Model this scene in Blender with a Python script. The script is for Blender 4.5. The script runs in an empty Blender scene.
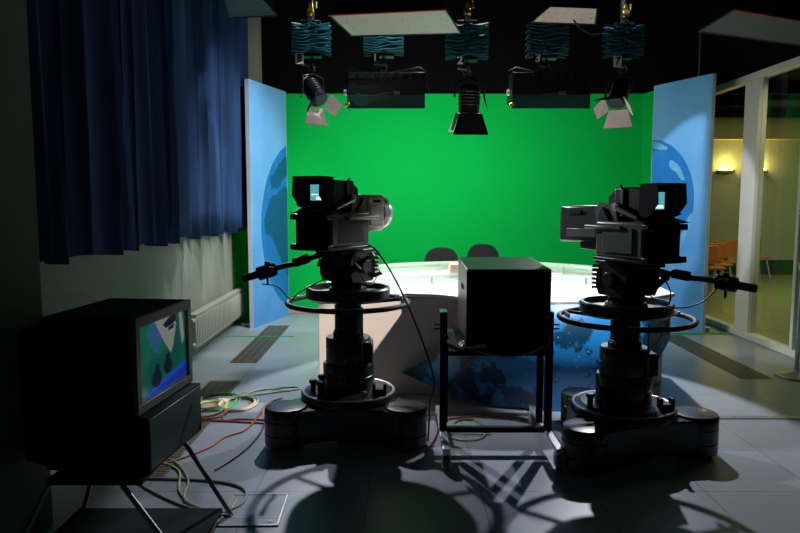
import bpy, math, random
from mathutils import Vector, Matrix
random.seed(7)
PI = math.pi
R = math.radians
S = bpy.context.scene
COL = S.collection

# ------------------------------------------------------------------ camera, world, exposure, lights
EYE = Vector((0, 0, 1.55)); PITCH = R(5.585); F = 680.0
cd = bpy.data.cameras.new('camera'); cd.sensor_width = 36; cd.lens = 36 * F / 800
cam = bpy.data.objects.new('camera', cd); COL.objects.link(cam)
cam.location = EYE; cam.rotation_euler = (PI/2 - PITCH, 0, 0); S.camera = cam
cd.clip_start = .05
S.view_settings.view_transform = 'Standard'; S.view_settings.look = 'None'
S.view_settings.exposure = 0.0; S.view_settings.gamma = 1.0; S.view_settings.use_curve_mapping = False
w = bpy.data.worlds.new('world'); S.world = w; w.use_nodes = True
w.node_tree.nodes['Background'].inputs[0].default_value = (.25, .32, .35, 1)
w.node_tree.nodes['Background'].inputs[1].default_value = 0.0

def aim(o, target):
    o.rotation_euler = (Vector(target) - Vector(o.location)).to_track_quat('-Z', 'Y').to_euler()
def spot(name, loc, target, power, color, angle=45, blend=.3, radius=.06):
    l = bpy.data.lights.new(name, 'SPOT'); l.energy = power; l.color = color
    l.spot_size = R(angle); l.spot_blend = blend; l.shadow_soft_size = radius
    o = bpy.data.objects.new(name, l); COL.objects.link(o); o.location = loc; aim(o, target); return o
def area(name, loc, target, power, color, sx, sy, spread=None):
    l = bpy.data.lights.new(name, 'AREA'); l.shape = 'RECTANGLE'; l.size = sx; l.size_y = sy; l.energy = power; l.color = color
    if spread: l.spread = R(spread)
    o = bpy.data.objects.new(name, l); COL.objects.link(o); o.location = loc; aim(o, target); return o
WARM = (1, .86, .74); COOL = (.78, .88, 1.0)
# cyclorama washers inside the two fluorescent banks
area('wall_wash_west', (-.1, 6.82, 2.50), (.1, 9.3, .1), 56, (.95, 1, .92), .74, .2)
area('wall_wash_east', (1.40, 6.82, 2.50), (.9, 9.3, .1), 19, (.95, 1, .92), .74, .2)
# grid lamps above the frame, on the desk, the scenery panels and the curtain
spot('desk_key_west', (3.7, 4.3, 2.75), (-.15, 5.3, .45), 1700, WARM, 15, .3, .05)
spot('desk_key_east', (2.3, 4.05, 4.4), (1.45, 5.0, .74), 1100, COOL, 17, .8, .05)
spot('desk_top', (.65, 6.9, 4.4), (.8, 6.1, .8), 260, WARM, 44, .6, .08)
spot('panel_light_west', (.6, 6.0, 4.35), (-1.85, 7.9, 1.35), 420, COOL, 50, .6, .06)
spot('floor_light_west', (-.8, 6.8, 4.4), (-1.3, 7.2, 0), 330, (.85, .95, 1), 48, .35, .05)
spot('panel_light_east', (1.4, 5.9, 4.35), (3.5, 8.2, 1.3), 620, COOL, 25, .2, .04)
area('front_fill', (.8, 1.5, 4.4), (.6, 5.0, 0), 1, (.6, .85, .85), 2.5, 1.0)  # weak front fill, added for general brightness and not a studio lamp

# ------------------------------------------------------------------ planning helper: a pixel of the photo at a depth
def at(u, v, Y):
    t = (266.5 - v) / F; s = (u - 400) / F
    k = Y / (math.cos(PITCH) + t * math.sin(PITCH))
    return Vector((s * k, Y, 1.55 + k * (-math.sin(PITCH) + t * math.cos(PITCH))))
def ground(u, v, z=0.0):
    t = (266.5 - v) / F; s = (u - 400) / F
    k = (z - 1.55) / (-math.sin(PITCH) + t * math.cos(PITCH))
    return Vector((s * k, k * (math.cos(PITCH) + t * math.sin(PITCH)), z))

# ------------------------------------------------------------------ materials
def mat(name, col, rough=.5, metal=0, spec=.5, noise=0, nscale=20, bump=0, bscale=60, emit=None, estr=0, coat=0):
    m = bpy.data.materials.new(name); m.use_nodes = True
    nt = m.node_tree; b = nt.nodes['Principled BSDF']
    b.inputs['Base Color'].default_value = (*col, 1); b.inputs['Roughness'].default_value = rough
    b.inputs['Metallic'].default_value = metal; b.inputs['Specular IOR Level'].default_value = spec
    b.inputs['Coat Weight'].default_value = coat
    tc = nt.nodes.new('ShaderNodeTexCoord')
    n = nt.nodes.new('ShaderNodeTexNoise'); n.inputs['Scale'].default_value = nscale; n.inputs['Detail'].default_value = 5
    nt.links.new(tc.outputs['Object'], n.inputs['Vector'])
    if noise:
        mx = nt.nodes.new('ShaderNodeMix'); mx.data_type = 'RGBA'
        mx.inputs[6].default_value = (*[c * (1 - noise) for c in col], 1)
        mx.inputs[7].default_value = (*[min(1, c * (1 + noise)) for c in col], 1)
        nt.links.new(n.outputs['Fac'], mx.inputs[0]); nt.links.new(mx.outputs[2], b.inputs['Base Color'])
    if bump:
        n2 = nt.nodes.new('ShaderNodeTexNoise'); n2.inputs['Scale'].default_value = bscale
        nt.links.new(tc.outputs['Object'], n2.inputs['Vector'])
        bp = nt.nodes.new('ShaderNodeBump'); bp.inputs['Strength'].default_value = bump; bp.inputs['Distance'].default_value = .01
        nt.links.new(n2.outputs['Fac'], bp.inputs['Height']); nt.links.new(bp.outputs['Normal'], b.inputs['Normal'])
    if emit:
        b.inputs['Emission Color'].default_value = (*emit, 1); b.inputs['Emission Strength'].default_value = estr
    return m
M = {}
M['green'] = mat('chroma_green_paint', (.002, .47, .072), .95, spec=.1, noise=.06, nscale=2, bump=.05)
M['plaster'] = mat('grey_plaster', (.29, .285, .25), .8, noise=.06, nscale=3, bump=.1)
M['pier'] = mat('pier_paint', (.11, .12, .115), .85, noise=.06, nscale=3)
M['black_wall'] = mat('black_wall_paint', (.0035, .0036, .0035), .95, spec=.05, noise=.2, nscale=3)
M['black'] = mat('black_plastic', (.007, .007, .0075), .38, spec=.35, noise=.2, nscale=30)
M['matte_black'] = mat('matte_black', (.005, .005, .0055), .8, spec=.15)
M['rubber'] = mat('black_rubber', (.015, .015, .015), .6)
M['charcoal'] = mat('charcoal_enamel', (.020, .021, .021), .33, spec=.4, noise=.25, nscale=40, coat=.1)
M['cam_side'] = mat('camera_grey_enamel', (.12, .12, .105), .35, noise=.12, nscale=30)
M['lens_light'] = mat('pale_lens_enamel', (.52, .49, .42), .38, noise=.08, nscale=30)
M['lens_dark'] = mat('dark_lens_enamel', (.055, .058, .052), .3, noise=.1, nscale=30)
M['steel'] = mat('brushed_steel', (.45, .45, .44), .3, 1)
M['dull_steel'] = mat('dull_steel', (.30, .30, .30), .4, .8)
M['chrome'] = mat('chrome', (.7, .7, .7), .15, 1)
M['white'] = mat('white_laminate', (.72, .66, .62), .35, noise=.03, nscale=4)
M['top_white'] = mat('desk_top_laminate', (.78, .74, .70), .3)
M['dark_slot'] = mat('dark_joint', (.03, .03, .03), .7)
M['curtain'] = mat('navy_drape', (.008, .040, .125), .85, noise=.15, nscale=8, bump=.15, bscale=200)
M['glasstint'] = None
M['brass'] = mat('brass', (.55, .35, .08), .35, 1)
M['teal'] = mat('teal_enamel', (.006, .065, .08), .6, spec=.2)
M['pale_metal'] = mat('pale_metal', (.70, .69, .66), .3, .6)
M['wheel_grey'] = mat('wheel_grey', (.10, .10, .095), .45)
M['tag'] = mat('white_tag', (.75, .75, .72), .6)
M['door_white'] = mat('barn_door_inner', (.62, .54, .48), .5)
M['diffuser'] = mat('pale_reflector', (.40, .44, .34), .55, noise=.05, nscale=10)
M['diffuser_warm'] = mat('warm_reflector', (.50, .41, .34), .55, noise=.15, nscale=14)
M['diffuser_dark'] = mat('grey_reflector', (.05, .055, .05), .6)
M['red'] = mat('red_enamel', (.5, .03, .015), .5)
M['fabric'] = mat('black_fabric', (.016, .016, .017), .95, bump=.3, bscale=300)
M['radiator'] = mat('radiator_enamel', (.42, .40, .35), .4)
M['grate'] = mat('bronze_grate', (.20, .165, .11), .45, .5)
M['alu'] = mat('pale_aluminium', (.80, .72, .64), .45)
M['panel_side'] = mat('panel_edge', (.55, .60, .68), .5)
M['globe'] = mat('globe_blue_print', (.02, .17, .52), .45, noise=.35, nscale=4)
M['land_dark'] = mat('land_dark_print', (.008, .09, .22), .5, noise=.3, nscale=9)
M['land_light'] = mat('land_light_print', (.16, .42, .74), .5, noise=.3, nscale=9)
M['beige'] = mat('beige_board', (.50, .38, .28), .6)
M['green_strip'] = mat('green_tape', (.01, .45, .07), .6)
M['lobby_wall'] = mat('lobby_plaster', (.42, .42, .30), .8, noise=.25, nscale=1.2)
M['lobby_band'] = mat('lobby_cream_band', (.62, .52, .26), .8)
M['lobby_floor'] = mat('lobby_floor', (.24, .25, .10), .35, noise=.1, nscale=3)
M['lobby_dark'] = mat('lobby_dark', (.02, .03, .018), .8)
M['orange'] = mat('orange_seat_shell', (.50, .14, .02), .5)
M['pale_leg'] = mat('pale_chair_leg', (.35, .48, .42), .5)
M['glow'] = mat('sconce_glow', (1, .8, .3), .5, emit=(1, .66, .16), estr=14)
for k, c in dict(c_green=(.05, .32, .10), c_yellow=(.50, .50, .16), c_black=(.012, .012, .012), c_red=(.40, .07, .04), c_grey=(.30, .31, .27), c_pale=(.48, .46, .38)).items():
    M[k] = mat('cable_' + k[2:], c, .5)

def panel_gradient():                       # a printed sky gradient, pale at the top and deeper blue below
    m = mat('sky_blue_print', (.10, .34, .72), .5); nt = m.node_tree; b = nt.nodes['Principled BSDF']
    tc = nt.nodes.new('ShaderNodeTexCoord'); sp = nt.nodes.new('ShaderNodeSeparateXYZ'); n = nt.nodes.new('ShaderNodeTexNoise')
    n.inputs['Scale'].default_value = 1.6; ad = nt.nodes.new('ShaderNodeMath'); ad.operation = 'MULTIPLY_ADD'; ad.inputs[1].default_value = .25
    mx = nt.nodes.new('ShaderNodeMix'); mx.data_type = 'RGBA'
    mx.inputs[6].default_value = (.07, .27, .66, 1); mx.inputs[7].default_value = (.20, .46, .80, 1)
    nt.links.new(tc.outputs['Object'], sp.inputs[0]); nt.links.new(tc.outputs['Object'], n.inputs['Vector'])
    nt.links.new(sp.outputs['Z'], ad.inputs[0]); nt.links.new(n.outputs['Fac'], ad.inputs[2])
    sb = nt.nodes.new('ShaderNodeMath'); sb.operation = 'SUBTRACT'; sb.inputs[1].default_value = .35
    nt.links.new(ad.outputs[0], sb.inputs[0]); nt.links.new(sb.outputs[0], mx.inputs[0]); nt.links.new(mx.outputs[2], b.inputs['Base Color'])
    return m
M['sky_print'] = panel_gradient()

def map_print():                            # blue sea with speckled dark land masses
    m = mat('world_map_print', (.02, .16, .50), .35); nt = m.node_tree; b = nt.nodes['Principled BSDF']
    tc = nt.nodes.new('ShaderNodeTexCoord')
    n = nt.nodes.new('ShaderNodeTexNoise'); n.inputs['Scale'].default_value = 2.3; n.inputs['Detail'].default_value = 9; n.inputs['Roughness'].default_value = .62
    r = nt.nodes.new('ShaderNodeValToRGB'); r.color_ramp.elements[0].position = .50; r.color_ramp.elements[1].position = .53
    r.color_ramp.elements[0].color = (.018, .25, .58, 1); r.color_ramp.elements[1].color = (.004, .055, .12, 1)
    v = nt.nodes.new('ShaderNodeTexVoronoi'); v.inputs['Scale'].default_value = 26
    r2 = nt.nodes.new('ShaderNodeValToRGB'); r2.color_ramp.elements[0].position = .10; r2.color_ramp.elements[1].position = .16
    r2.color_ramp.elements[0].color = (1, 1, 1, 1); r2.color_ramp.elements[1].color = (0, 0, 0, 1)
    n3 = nt.nodes.new('ShaderNodeTexNoise'); n3.inputs['Scale'].default_value = 3.1
    r3 = nt.nodes.new('ShaderNodeValToRGB'); r3.color_ramp.elements[0].position = .44; r3.color_ramp.elements[1].position = .52
    mul = nt.nodes.new('ShaderNodeMath'); mul.operation = 'MULTIPLY'
    mx = nt.nodes.new('ShaderNodeMix'); mx.data_type = 'RGBA'; mx.inputs[7].default_value = (.50, .72, .88, 1)
    for q in (n, v, n3): nt.links.new(tc.outputs['Object'], q.inputs['Vector'])
    nt.links.new(n.outputs['Fac'], r.inputs[0]); nt.links.new(v.outputs['Distance'], r2.inputs[0]); nt.links.new(n3.outputs['Fac'], r3.inputs[0])
    nt.links.new(r2.outputs[0], mul.inputs[0]); nt.links.new(r3.outputs[0], mul.inputs[1])
    nt.links.new(mul.outputs[0], mx.inputs[0]); nt.links.new(r.outputs[0], mx.inputs[6]); nt.links.new(mx.outputs[2], b.inputs['Base Color'])
    return m
M['map'] = map_print()

def floor_mat():
    m = mat('grey_floor_tiles', (.30, .33, .37), .36, noise=.10, nscale=2.5); nt = m.node_tree; b = nt.nodes['Principled BSDF']
    prev = b.inputs['Base Color'].links[0].from_socket
    tc = nt.nodes.new('ShaderNodeTexCoord'); br = nt.nodes.new('ShaderNodeTexBrick')
    br.offset = 0; br.inputs['Scale'].default_value = 1; br.inputs['Brick Width'].default_value = .6; br.inputs['Row Height'].default_value = .6
    br.inputs['Mortar Size'].default_value = .0035; br.inputs['Mortar Smooth'].default_value = .1
    br.inputs['Color1'].default_value = (1, 1, 1, 1); br.inputs['Color2'].default_value = (.90, .90, .90, 1); br.inputs['Mortar'].default_value = (.45, .45, .45, 1)
    mp = nt.nodes.new('ShaderNodeMapping'); mp.inputs['Location'].default_value = (.17, .1, 0)
    nt.links.new(tc.outputs['Object'], mp.inputs[0]); nt.links.new(mp.outputs[0], br.inputs['Vector'])
    mu = nt.nodes.new('ShaderNodeMix'); mu.data_type = 'RGBA'; mu.blend_type = 'MULTIPLY'; mu.inputs[0].default_value = 1
    nt.links.new(prev, mu.inputs[6]); nt.links.new(br.outputs['Color'], mu.inputs[7]); nt.links.new(mu.outputs[2], b.inputs['Base Color'])
    return m
M['floor'] = floor_mat()

def glass(name, tint, mixfac, rough=.02):
    m = bpy.data.materials.new(name); m.use_nodes = True; nt = m.node_tree; nt.nodes.clear()
    o = nt.nodes.new('ShaderNodeOutputMaterial'); tr = nt.nodes.new('ShaderNodeBsdfTransparent'); gl = nt.nodes.new('ShaderNodeBsdfGlossy')
    tr.inputs[0].default_value = (*tint, 1); gl.inputs['Roughness'].default_value = rough
    fr = nt.nodes.new('ShaderNodeFresnel'); fr.inputs[0].default_value = 1.5
    ge = nt.nodes.new('ShaderNodeNewGeometry'); iv = nt.nodes.new('ShaderNodeMath'); iv.operation = 'SUBTRACT'; iv.inputs[0].default_value = 1; nt.links.new(ge.outputs['Backfacing'], iv.inputs[1])
    m2 = nt.nodes.new('ShaderNodeMath'); m2.operation = 'MULTIPLY'; nt.links.new(iv.outputs[0], m2.inputs[1])
    ml = nt.nodes.new('ShaderNodeMath'); ml.operation = 'MULTIPLY'; ml.inputs[1].default_value = mixfac; ml.use_clamp = True
    mx = nt.nodes.new('ShaderNodeMixShader'); nt.links.new(fr.outputs[0], ml.inputs[0]); nt.links.new(ml.outputs[0], m2.inputs[0]); nt.links.new(m2.outputs[0], mx.inputs[0])
    nt.links.new(tr.outputs[0], mx.inputs[1]); nt.links.new(gl.outputs[0], mx.inputs[2]); nt.links.new(mx.outputs[0], o.inputs[0])
    return m
M['glass'] = glass('clear_pane', (.80, .86, .80), 1.2)
M['desk_glass'] = glass('greenish_desk_glass', (.72, .86, .76), 2.2, .08)
def frosted():
    m = mat('frosted_glass_band', (.62, .80, .66), .25); b = m.node_tree.nodes['Principled BSDF']; b.inputs['Alpha'].default_value = .45; return m
M['frost'] = frosted()
def emis(name, c, s):
    m = mat(name, (.01, .01, .01), .15, emit=c, estr=s); return m

# ------------------------------------------------------------------ mesh builder
class MB:
    def __init__(s): s.v = []; s.f = []; s.m = []; s.cur = 0
    def add(s, vs, fs):
        o = len(s.v); s.v += [tuple(p) for p in vs]; s.f += [tuple(i + o for i in f) for f in fs]; s.m += [s.cur] * len(fs); return s
    def box(s, x0, x1, y0, y1, z0, z1, mt=None):
        vs = [Vector((x, y, z)) for z in (z0, z1) for y in (y0, y1) for x in (x0, x1)]
        if mt: vs = [mt @ p for p in vs]
        return s.add(vs, [(0, 2, 3, 1), (4, 5, 7, 6), (0, 1, 5, 4), (2, 6, 7, 3), (0, 4, 6, 2), (1, 3, 7, 5)])
    def hexa(s, b, t):                      # 4 bottom points and 4 top points, counter-clockwise from above
        return s.add(list(b) + list(t), [(3, 2, 1, 0), (4, 5, 6, 7)] + [(i, (i + 1) % 4, 4 + (i + 1) % 4, 4 + i) for i in range(4)])
    def prism(s, pts, z0, z1, cap=True):
        n = len(pts)
        vs = [(p[0], p[1], z0) for p in pts] + [(p[0], p[1], z1) for p in pts]
        fs = [(i, (i + 1) % n, n + (i + 1) % n, n + i) for i in range(n)]
        if cap: fs += [tuple(reversed(range(n))), tuple(range(n, 2 * n))]
        return s.add(vs, fs)
    def sideprism(s, pts, y0, y1, mt=None): # outline in x,z drawn counter-clockwise, pushed along y
        n = len(pts)
        vs = [Vector((p[0], y0, p[1])) for p in pts] + [Vector((p[0], y1, p[1])) for p in pts]
        if mt: vs = [mt @ p for p in vs]
        return s.add(vs, [(i, n + i, n + (i + 1) % n, (i + 1) % n)[::-1] for i in range(n)] + [tuple(range(n)), tuple(reversed(range(n, 2 * n)))])
    def cyl(s, a, b, r, r2=None, n=20):
        r2 = r if r2 is None else r2
        a = Vector(a); b = Vector(b); d = (b - a).normalized()
        u = d.orthogonal().normalized(); w_ = d.cross(u)
        vs = []
        for p, q in ((a, r), (b, r2)):
            for i in range(n):
                t = 2 * PI * i / n; vs.append(p + u * math.cos(t) * q + w_ * math.sin(t) * q)
        return s.add(vs, [(i, (i + 1) % n, n + (i + 1) % n, n + i) for i in range(n)] + [tuple(reversed(range(n))), tuple(range(n, 2 * n))])
    def lathe(s, prof, n=32, mt=None):      # prof of (r, z) bottom to top
        vs = []; fs = []
        for r, z in prof:
            for i in range(n):
                t = 2 * PI * i / n; p = Vector((r * math.cos(t), r * math.sin(t), z)); vs.append(mt @ p if mt else p)
        for k in range(len(prof) - 1):
            for i in range(n):
                fs.append((k * n + i, k * n + (i + 1) % n, (k + 1) * n + (i + 1) % n, (k + 1) * n + i))
        fs.append(tuple(reversed(range(n)))); fs.append(tuple(range((len(prof) - 1) * n, len(prof) * n)))
        return s.add(vs, fs)
    def torus(s, c, R_, r, n=48, k=10):
        vs = []; fs = []
        for i in range(n):
            t = 2 * PI * i / n
            for j in range(k):
                q = 2 * PI * j / k; rr = R_ + r * math.cos(q); vs.append((c[0] + rr * math.cos(t), c[1] + rr * math.sin(t), c[2] + r * math.sin(q)))
        for i in range(n):
            for j in range(k):
                fs.append((i * k + j, ((i + 1) % n) * k + j, ((i + 1) % n) * k + (j + 1) % k, i * k + (j + 1) % k))
        return s.add(vs, fs)
    def tube(s, pts, r, n=8, closed=False):
        pts = [Vector(p) for p in pts]; vs = []; fs = []; N = len(pts); up = None
        for i, p in enumerate(pts):
            d = (pts[min(i + 1, N - 1)] - pts[max(i - 1, 0)])
            if d.length < 1e-7: d = Vector((0, 0, 1))
            d.normalize()
            if up is None: up = d.orthogonal().normalized()
            up = (up - d * up.dot(d)); up = up.normalized() if up.length > 1e-6 else d.orthogonal().normalized()
            w_ = d.cross(up)
            for j in range(n):
                q = 2 * PI * j / n; vs.append(p + up * math.cos(q) * r + w_ * math.sin(q) * r)
        for i in range(N - 1):
            for j in range(n): fs.append((i * n + j, i * n + (j + 1) % n, (i + 1) * n + (j + 1) % n, (i + 1) * n + j))
        fs += [tuple(reversed(range(n))), tuple(range((N - 1) * n, N * n))]
        return s.add(vs, fs)
    def build(s, name, mats, parent=None, bevel=0, smooth=40, seg=2):
        me = bpy.data.meshes.new(name); me.from_pydata(s.v, [], s.f); me.update()
        if not isinstance(mats, (list, tuple)): mats = [mats]
        for m_ in mats: me.materials.append(M[m_] if isinstance(m_, str) else m_)
        me.polygons.foreach_set('material_index', s.m)
        if smooth:
            me.polygons.foreach_set('use_smooth', [True] * len(me.polygons)); me.set_sharp_from_angle(angle=R(smooth))
        o = bpy.data.objects.new(name, me); COL.objects.link(o); o.parent = parent
        if bevel:
            b = o.modifiers.new('bevel', 'BEVEL'); b.width = bevel; b.segments = seg; b.limit_method = 'ANGLE'; b.angle_limit = R(40)
            b.harden_normals = False
        return o
def spline(pts, sub=8, closed=False):       # Catmull-Rom
    P_ = [Vector(p) for p in pts]; out = []; n = len(P_)
    rng = range(n if closed else n - 1)
    for i in rng:
        g = (lambda k: P_[k % n]) if closed else (lambda k: P_[max(0, min(n - 1, k))])
        a, b, c, d = g(i - 1), g(i), g(i + 1), g(i + 2)
        for k in range(sub):
            t = k / sub
            out.append(.5 * ((2 * b) + (c - a) * t + (2 * a - 5 * b + 4 * c - d) * t * t + (3 * b - a - 3 * c + d) * t ** 3))
    out.append(P_[0] if closed else P_[-1]); return out
def tag(o, label=None, cat=None, group=None, kind=None):
    for k, v in (('label', label), ('category', cat), ('group', group), ('kind', kind)):
        if v: o[k] = v
    return o
def thing(name, label, cat, loc=(0, 0, 0), rz=0, group=None):
    o = bpy.data.objects.new(name, None); COL.objects.link(o); o.empty_display_size = .1
    o.location = loc; o.rotation_euler = (0, 0, rz); return tag(o, label, cat, group)
def struct(name, mb, m, label, cat, parent=None, **kw):
    o = mb.build(name, m, parent, **kw)
    if not parent: tag(o, label, cat, kind='structure')
    return o
def copy_tree(o, parent=None):
    c = o.copy(); COL.objects.link(c); c.parent = parent
    for ch in list(o.children): copy_tree(ch, c)
    return c
def text_mesh(name, body, size, m, parent, loc, rot, bold=0.004):
    cu = bpy.data.curves.new(name, 'FONT'); cu.body = body; cu.size = size; cu.align_x = 'CENTER'; cu.align_y = 'CENTER'; cu.extrude = .001; cu.offset = bold
    t = bpy.data.objects.new(name, cu); COL.objects.link(t)
    dg = bpy.context.evaluated_depsgraph_get(); me = bpy.data.meshes.new_from_object(t.evaluated_get(dg))
    bpy.data.objects.remove(t)
    me.materials.clear(); me.materials.append(M[m]); o = bpy.data.objects.new(name, me); COL.objects.link(o)
    o.parent = parent; o.location = loc; o.rotation_euler = rot; return o

# ------------------------------------------------------------------ room shell
BACKY = 9.25; WX = -2.07; GX = 3.90; TOP = 4.7
struct('floor', MB().box(WX - .1, GX - .03, -1.2, BACKY + .1, -.12, 0), 'floor', 'grey tiled studio floor with light pools and long shadows', 'floor', smooth=0)
struct('ceiling', MB().box(WX - .1, GX + .1, -1.2, BACKY + .2, TOP, TOP + .1), 'black_wall', 'black studio ceiling above the lighting grid', 'ceiling', smooth=0)
struct('wall_back', MB().box(WX, 3.32, BACKY, BACKY + .1, 0, 2.96), 'green', 'bright green screen wall behind the news desk', 'wall', smooth=0)
b = MB().box(WX - .1, GX + .1, BACKY - .02, BACKY + .2, 2.96, TOP)
struct('wall_back_upper', b, 'black_wall', 'black upper wall above the green screen', 'wall', smooth=0)
b = MB().hexa([(3.24, BACKY + .02, 0), (3.34, 8.72, 0), (3.42, 8.74, 0), (3.36, BACKY + .1, 0)], [(3.24, BACKY + .02, 2.96), (3.34, 8.72, 2.96), (3.42, 8.74, 2.96), (3.36, BACKY + .1, 2.96)])
struct('wall_back_return', b, 'green', 'darker green return wall beside the right hand scenery panel', 'wall', smooth=0)
struct('wall_back_corner', MB().box(3.40, GX + .1, BACKY - .0, BACKY + .1, 0, 2.96), 'black_wall', 'black corner behind the right scenery panel', 'wall', smooth=0)
struct('wall_left', MB().box(WX - .12, WX, -1.2, 8.35, 0, TOP), 'plaster', 'grey plaster wall under the blue curtain', 'wall', smooth=0)
struct('wall_left_green', MB().box(WX - .12, WX, 8.35, BACKY + .1, 0, 2.96), 'green', 'dark green painted end of the left wall', 'wall', smooth=0)
struct('wall_left_upper', MB().box(WX - .12, WX, 8.35, BACKY + .1, 2.96, TOP), 'black_wall', 'black wall above the left green return', 'wall', smooth=0)
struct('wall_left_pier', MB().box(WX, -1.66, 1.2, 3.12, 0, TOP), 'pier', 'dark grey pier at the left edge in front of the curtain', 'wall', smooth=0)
struct('trim_1', MB().box(-1.98, -1.83, 9.03, BACKY - .03, 2.96, TOP), 'plaster', 'narrow dim grey pilaster beside the curtain top', 'trim', smooth=0)
struct('baseboard_back', MB().box(WX, 3.28, BACKY - .025, BACKY, 0, .05), 'beige', 'pale baseboard along the foot of the green wall', 'baseboard', bevel=.004)
struct('wall_front', MB().box(WX - .1, GX + .1, -1.3, -1.2, 0, TOP), 'black_wall', 'black wall behind the viewpoint', 'wall', smooth=0)
struct('wall_right_upper', MB().box(GX - .02, GX + .1, -1.2, BACKY, 2.94, TOP), 'black_wall', 'black wall above the glazed partition', 'wall', smooth=0)
struct('wall_right', MB().box(GX - .02, GX + .1, -1.2, 4.6, 0, 2.94), 'black_wall', 'dark wall on the right before the glazing', 'wall', smooth=0)
# glazed partition
wn = bpy.data.objects.new('window_1', None); COL.objects.link(wn); wn.location = (GX, 6.6, 0); tag(wn, 'tall glazed partition to the lobby with pale frames', 'window', kind='structure')
def L(mb, name, m, **kw):
    o = mb.build(name, m, wn, **kw); o.matrix_parent_inverse = Matrix.Translation((-GX, -6.6, 0)); return o
L(MB().box(GX - .03, GX + .08, 4.6, BACKY - .02, 2.86, 2.94), 'head_rail', 'alu', bevel=.005)
L(MB().box(GX - .03, GX + .08, 4.6, BACKY - .02, 0, .07), 'sill_rail', 'alu', bevel=.005)
for y0, dep, m in ((7.5, .30, 'alu'), (6.63, .05, 'alu'), (6.22, .07, 'alu'), (8.9, .1, 'alu')):
    L(MB().box(GX - .02, GX + .08, y0, y0 + dep, .07, 2.86), 'mullion', m, bevel=.005)
for y0, y1 in ((4.62, 6.22), (6.29, 6.63), (6.68, 7.5), (7.8, 8.9)):
    L(MB().box(GX + .02, GX + .03, y0, y1, .07, 2.86), 'pane', 'glass', smooth=0)

# lobby beyond the glass
struct('floor_lobby', MB().box(GX - .03, 13, 2, 14.4, -.12, -.005), 'lobby_floor', 'olive lobby floor beyond the glass', 'floor', smooth=0)
struct('wall_lobby', MB().box(3.9, 13, 14.2, 14.4, 0, 2.78), 'lobby_wall', 'mottled lobby wall lit by two sconces', 'wall', smooth=0)
struct('wall_lobby_band', MB().box(3.9, 13, 14.0, 14.4, 2.78, 3.2), 'lobby_band', 'cream band high on the lobby wall', 'wall', smooth=0)
struct('ceiling_lobby', MB().box(GX + .1, 13, 2, 14.4, 3.2, 3.3), 'lobby_dark', 'dark lobby ceiling', 'ceiling', smooth=0)
struct('wall_lobby_far', MB().box(12.9, 13, 2, 14.2, 0, 3.2), 'lobby_wall', 'far lobby side wall', 'wall', smooth=0)
b = MB()
for y in (9.6, 10.9, 12.3): b.box(GX + .1, 12.8, y, y + .12, 3.02, 3.2)
struct('trim_2', b, 'black_wall', 'dark beams under the lobby ceiling', 'trim', smooth=0)
struct('baseboard_lobby', MB().box(3.9, 13, 14.16, 14.2, 0, .3), 'lobby_dark', 'dark base of the lobby wall', 'baseboard', smooth=0)
sc = None
for i, u in enumerate((724, 757)):
    p = at(u, 173, 14.2)
    t = thing('wall_lamp', ['warm wall lamp on the lobby wall, left of the pale glazing post', 'warm wall lamp on the lobby wall, partly behind the pale glazing post'][i], 'wall lamp', (p.x, 14.2, p.z), 0, 'lobby wall lamps')
    m_ = MB(); m_.add([(-.16, -.14, 0), (.16, -.14, 0), (.16, 0, -.0), (-.16, 0, 0), (-.16, -.14, .05), (.16, -.14, .05), (.16, 0, .05), (-.16, 0, .05)], [(3, 2, 1, 0), (0, 1, 5, 4), (2, 3, 7, 6), (1, 2, 6, 5), (3, 0, 4, 7)])
    m_.build('bracket', 'lobby_dark', t, smooth=0)
    MB().box(-.13, .13, -.12, -.02, .01, .09).build('lamp_tube', 'glow', t, bevel=.02)
    l = bpy.data.lights.new('lobby_lamp_light', 'POINT'); l.energy = 15; l.color = (1, .72, .25); l.shadow_soft_size = .08
    o = bpy.data.objects.new('lobby_lamp_light', l); COL.objects.link(o); o.location = (p.x, 14.02, p.z + .16)
area('lobby_ceiling_light', (7.2, 10.5, 2.98), (7.2, 11.5, 0), 120, (1, .96, .6), 3, 3)
area('lobby_fill_light', (5.1, 6.9, 2.6), (4.6, 6.9, 0), 22, (1, .92, .62), 1.0, 2.0)  # added fill near the glass, brightens the mullion and floor
# orange lobby chairs
def lobby_chair(x, y, label):
    t = thing('lobby_chair', label, 'chair', (x, y, -.005), 0, 'orange chairs in the lobby')
    MB().box(-.17, .17, -.17, .17, .42, .46).build('seat', 'orange', t, bevel=.015)
    MB().box(-.17, .17, .14, .18, .52, .80).build('backrest', 'orange', t, bevel=.015)
    for sx in (-1, 1):
        for sy in (-1, 1): MB().cyl((sx * .19, sy * .2, 0), (sx * .12, sy * .13, .43), .014, n=8).build('leg', 'pale_leg', t)
        MB().cyl((sx * .12, .15, .44), (sx * .12, .16, .56), .012, n=8).build('back_post', 'pale_leg', t)
names = ['leftmost orange chair beyond the glass, beside the scenery panel', 'second orange chair beyond the glass from the scenery panel', 'third orange chair beyond the glass from the scenery panel', 'orange lobby chair just left of the pale glazing post', 'orange lobby chair right of the pale glazing post']
for i, (u, Y) in enumerate(((713, 11.2), (720, 11.75), (727, 12.3), (735, 12.85), (757.5, 13.3))):
    lobby_chair(at(u, 240, Y).x, Y, names[i])

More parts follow.
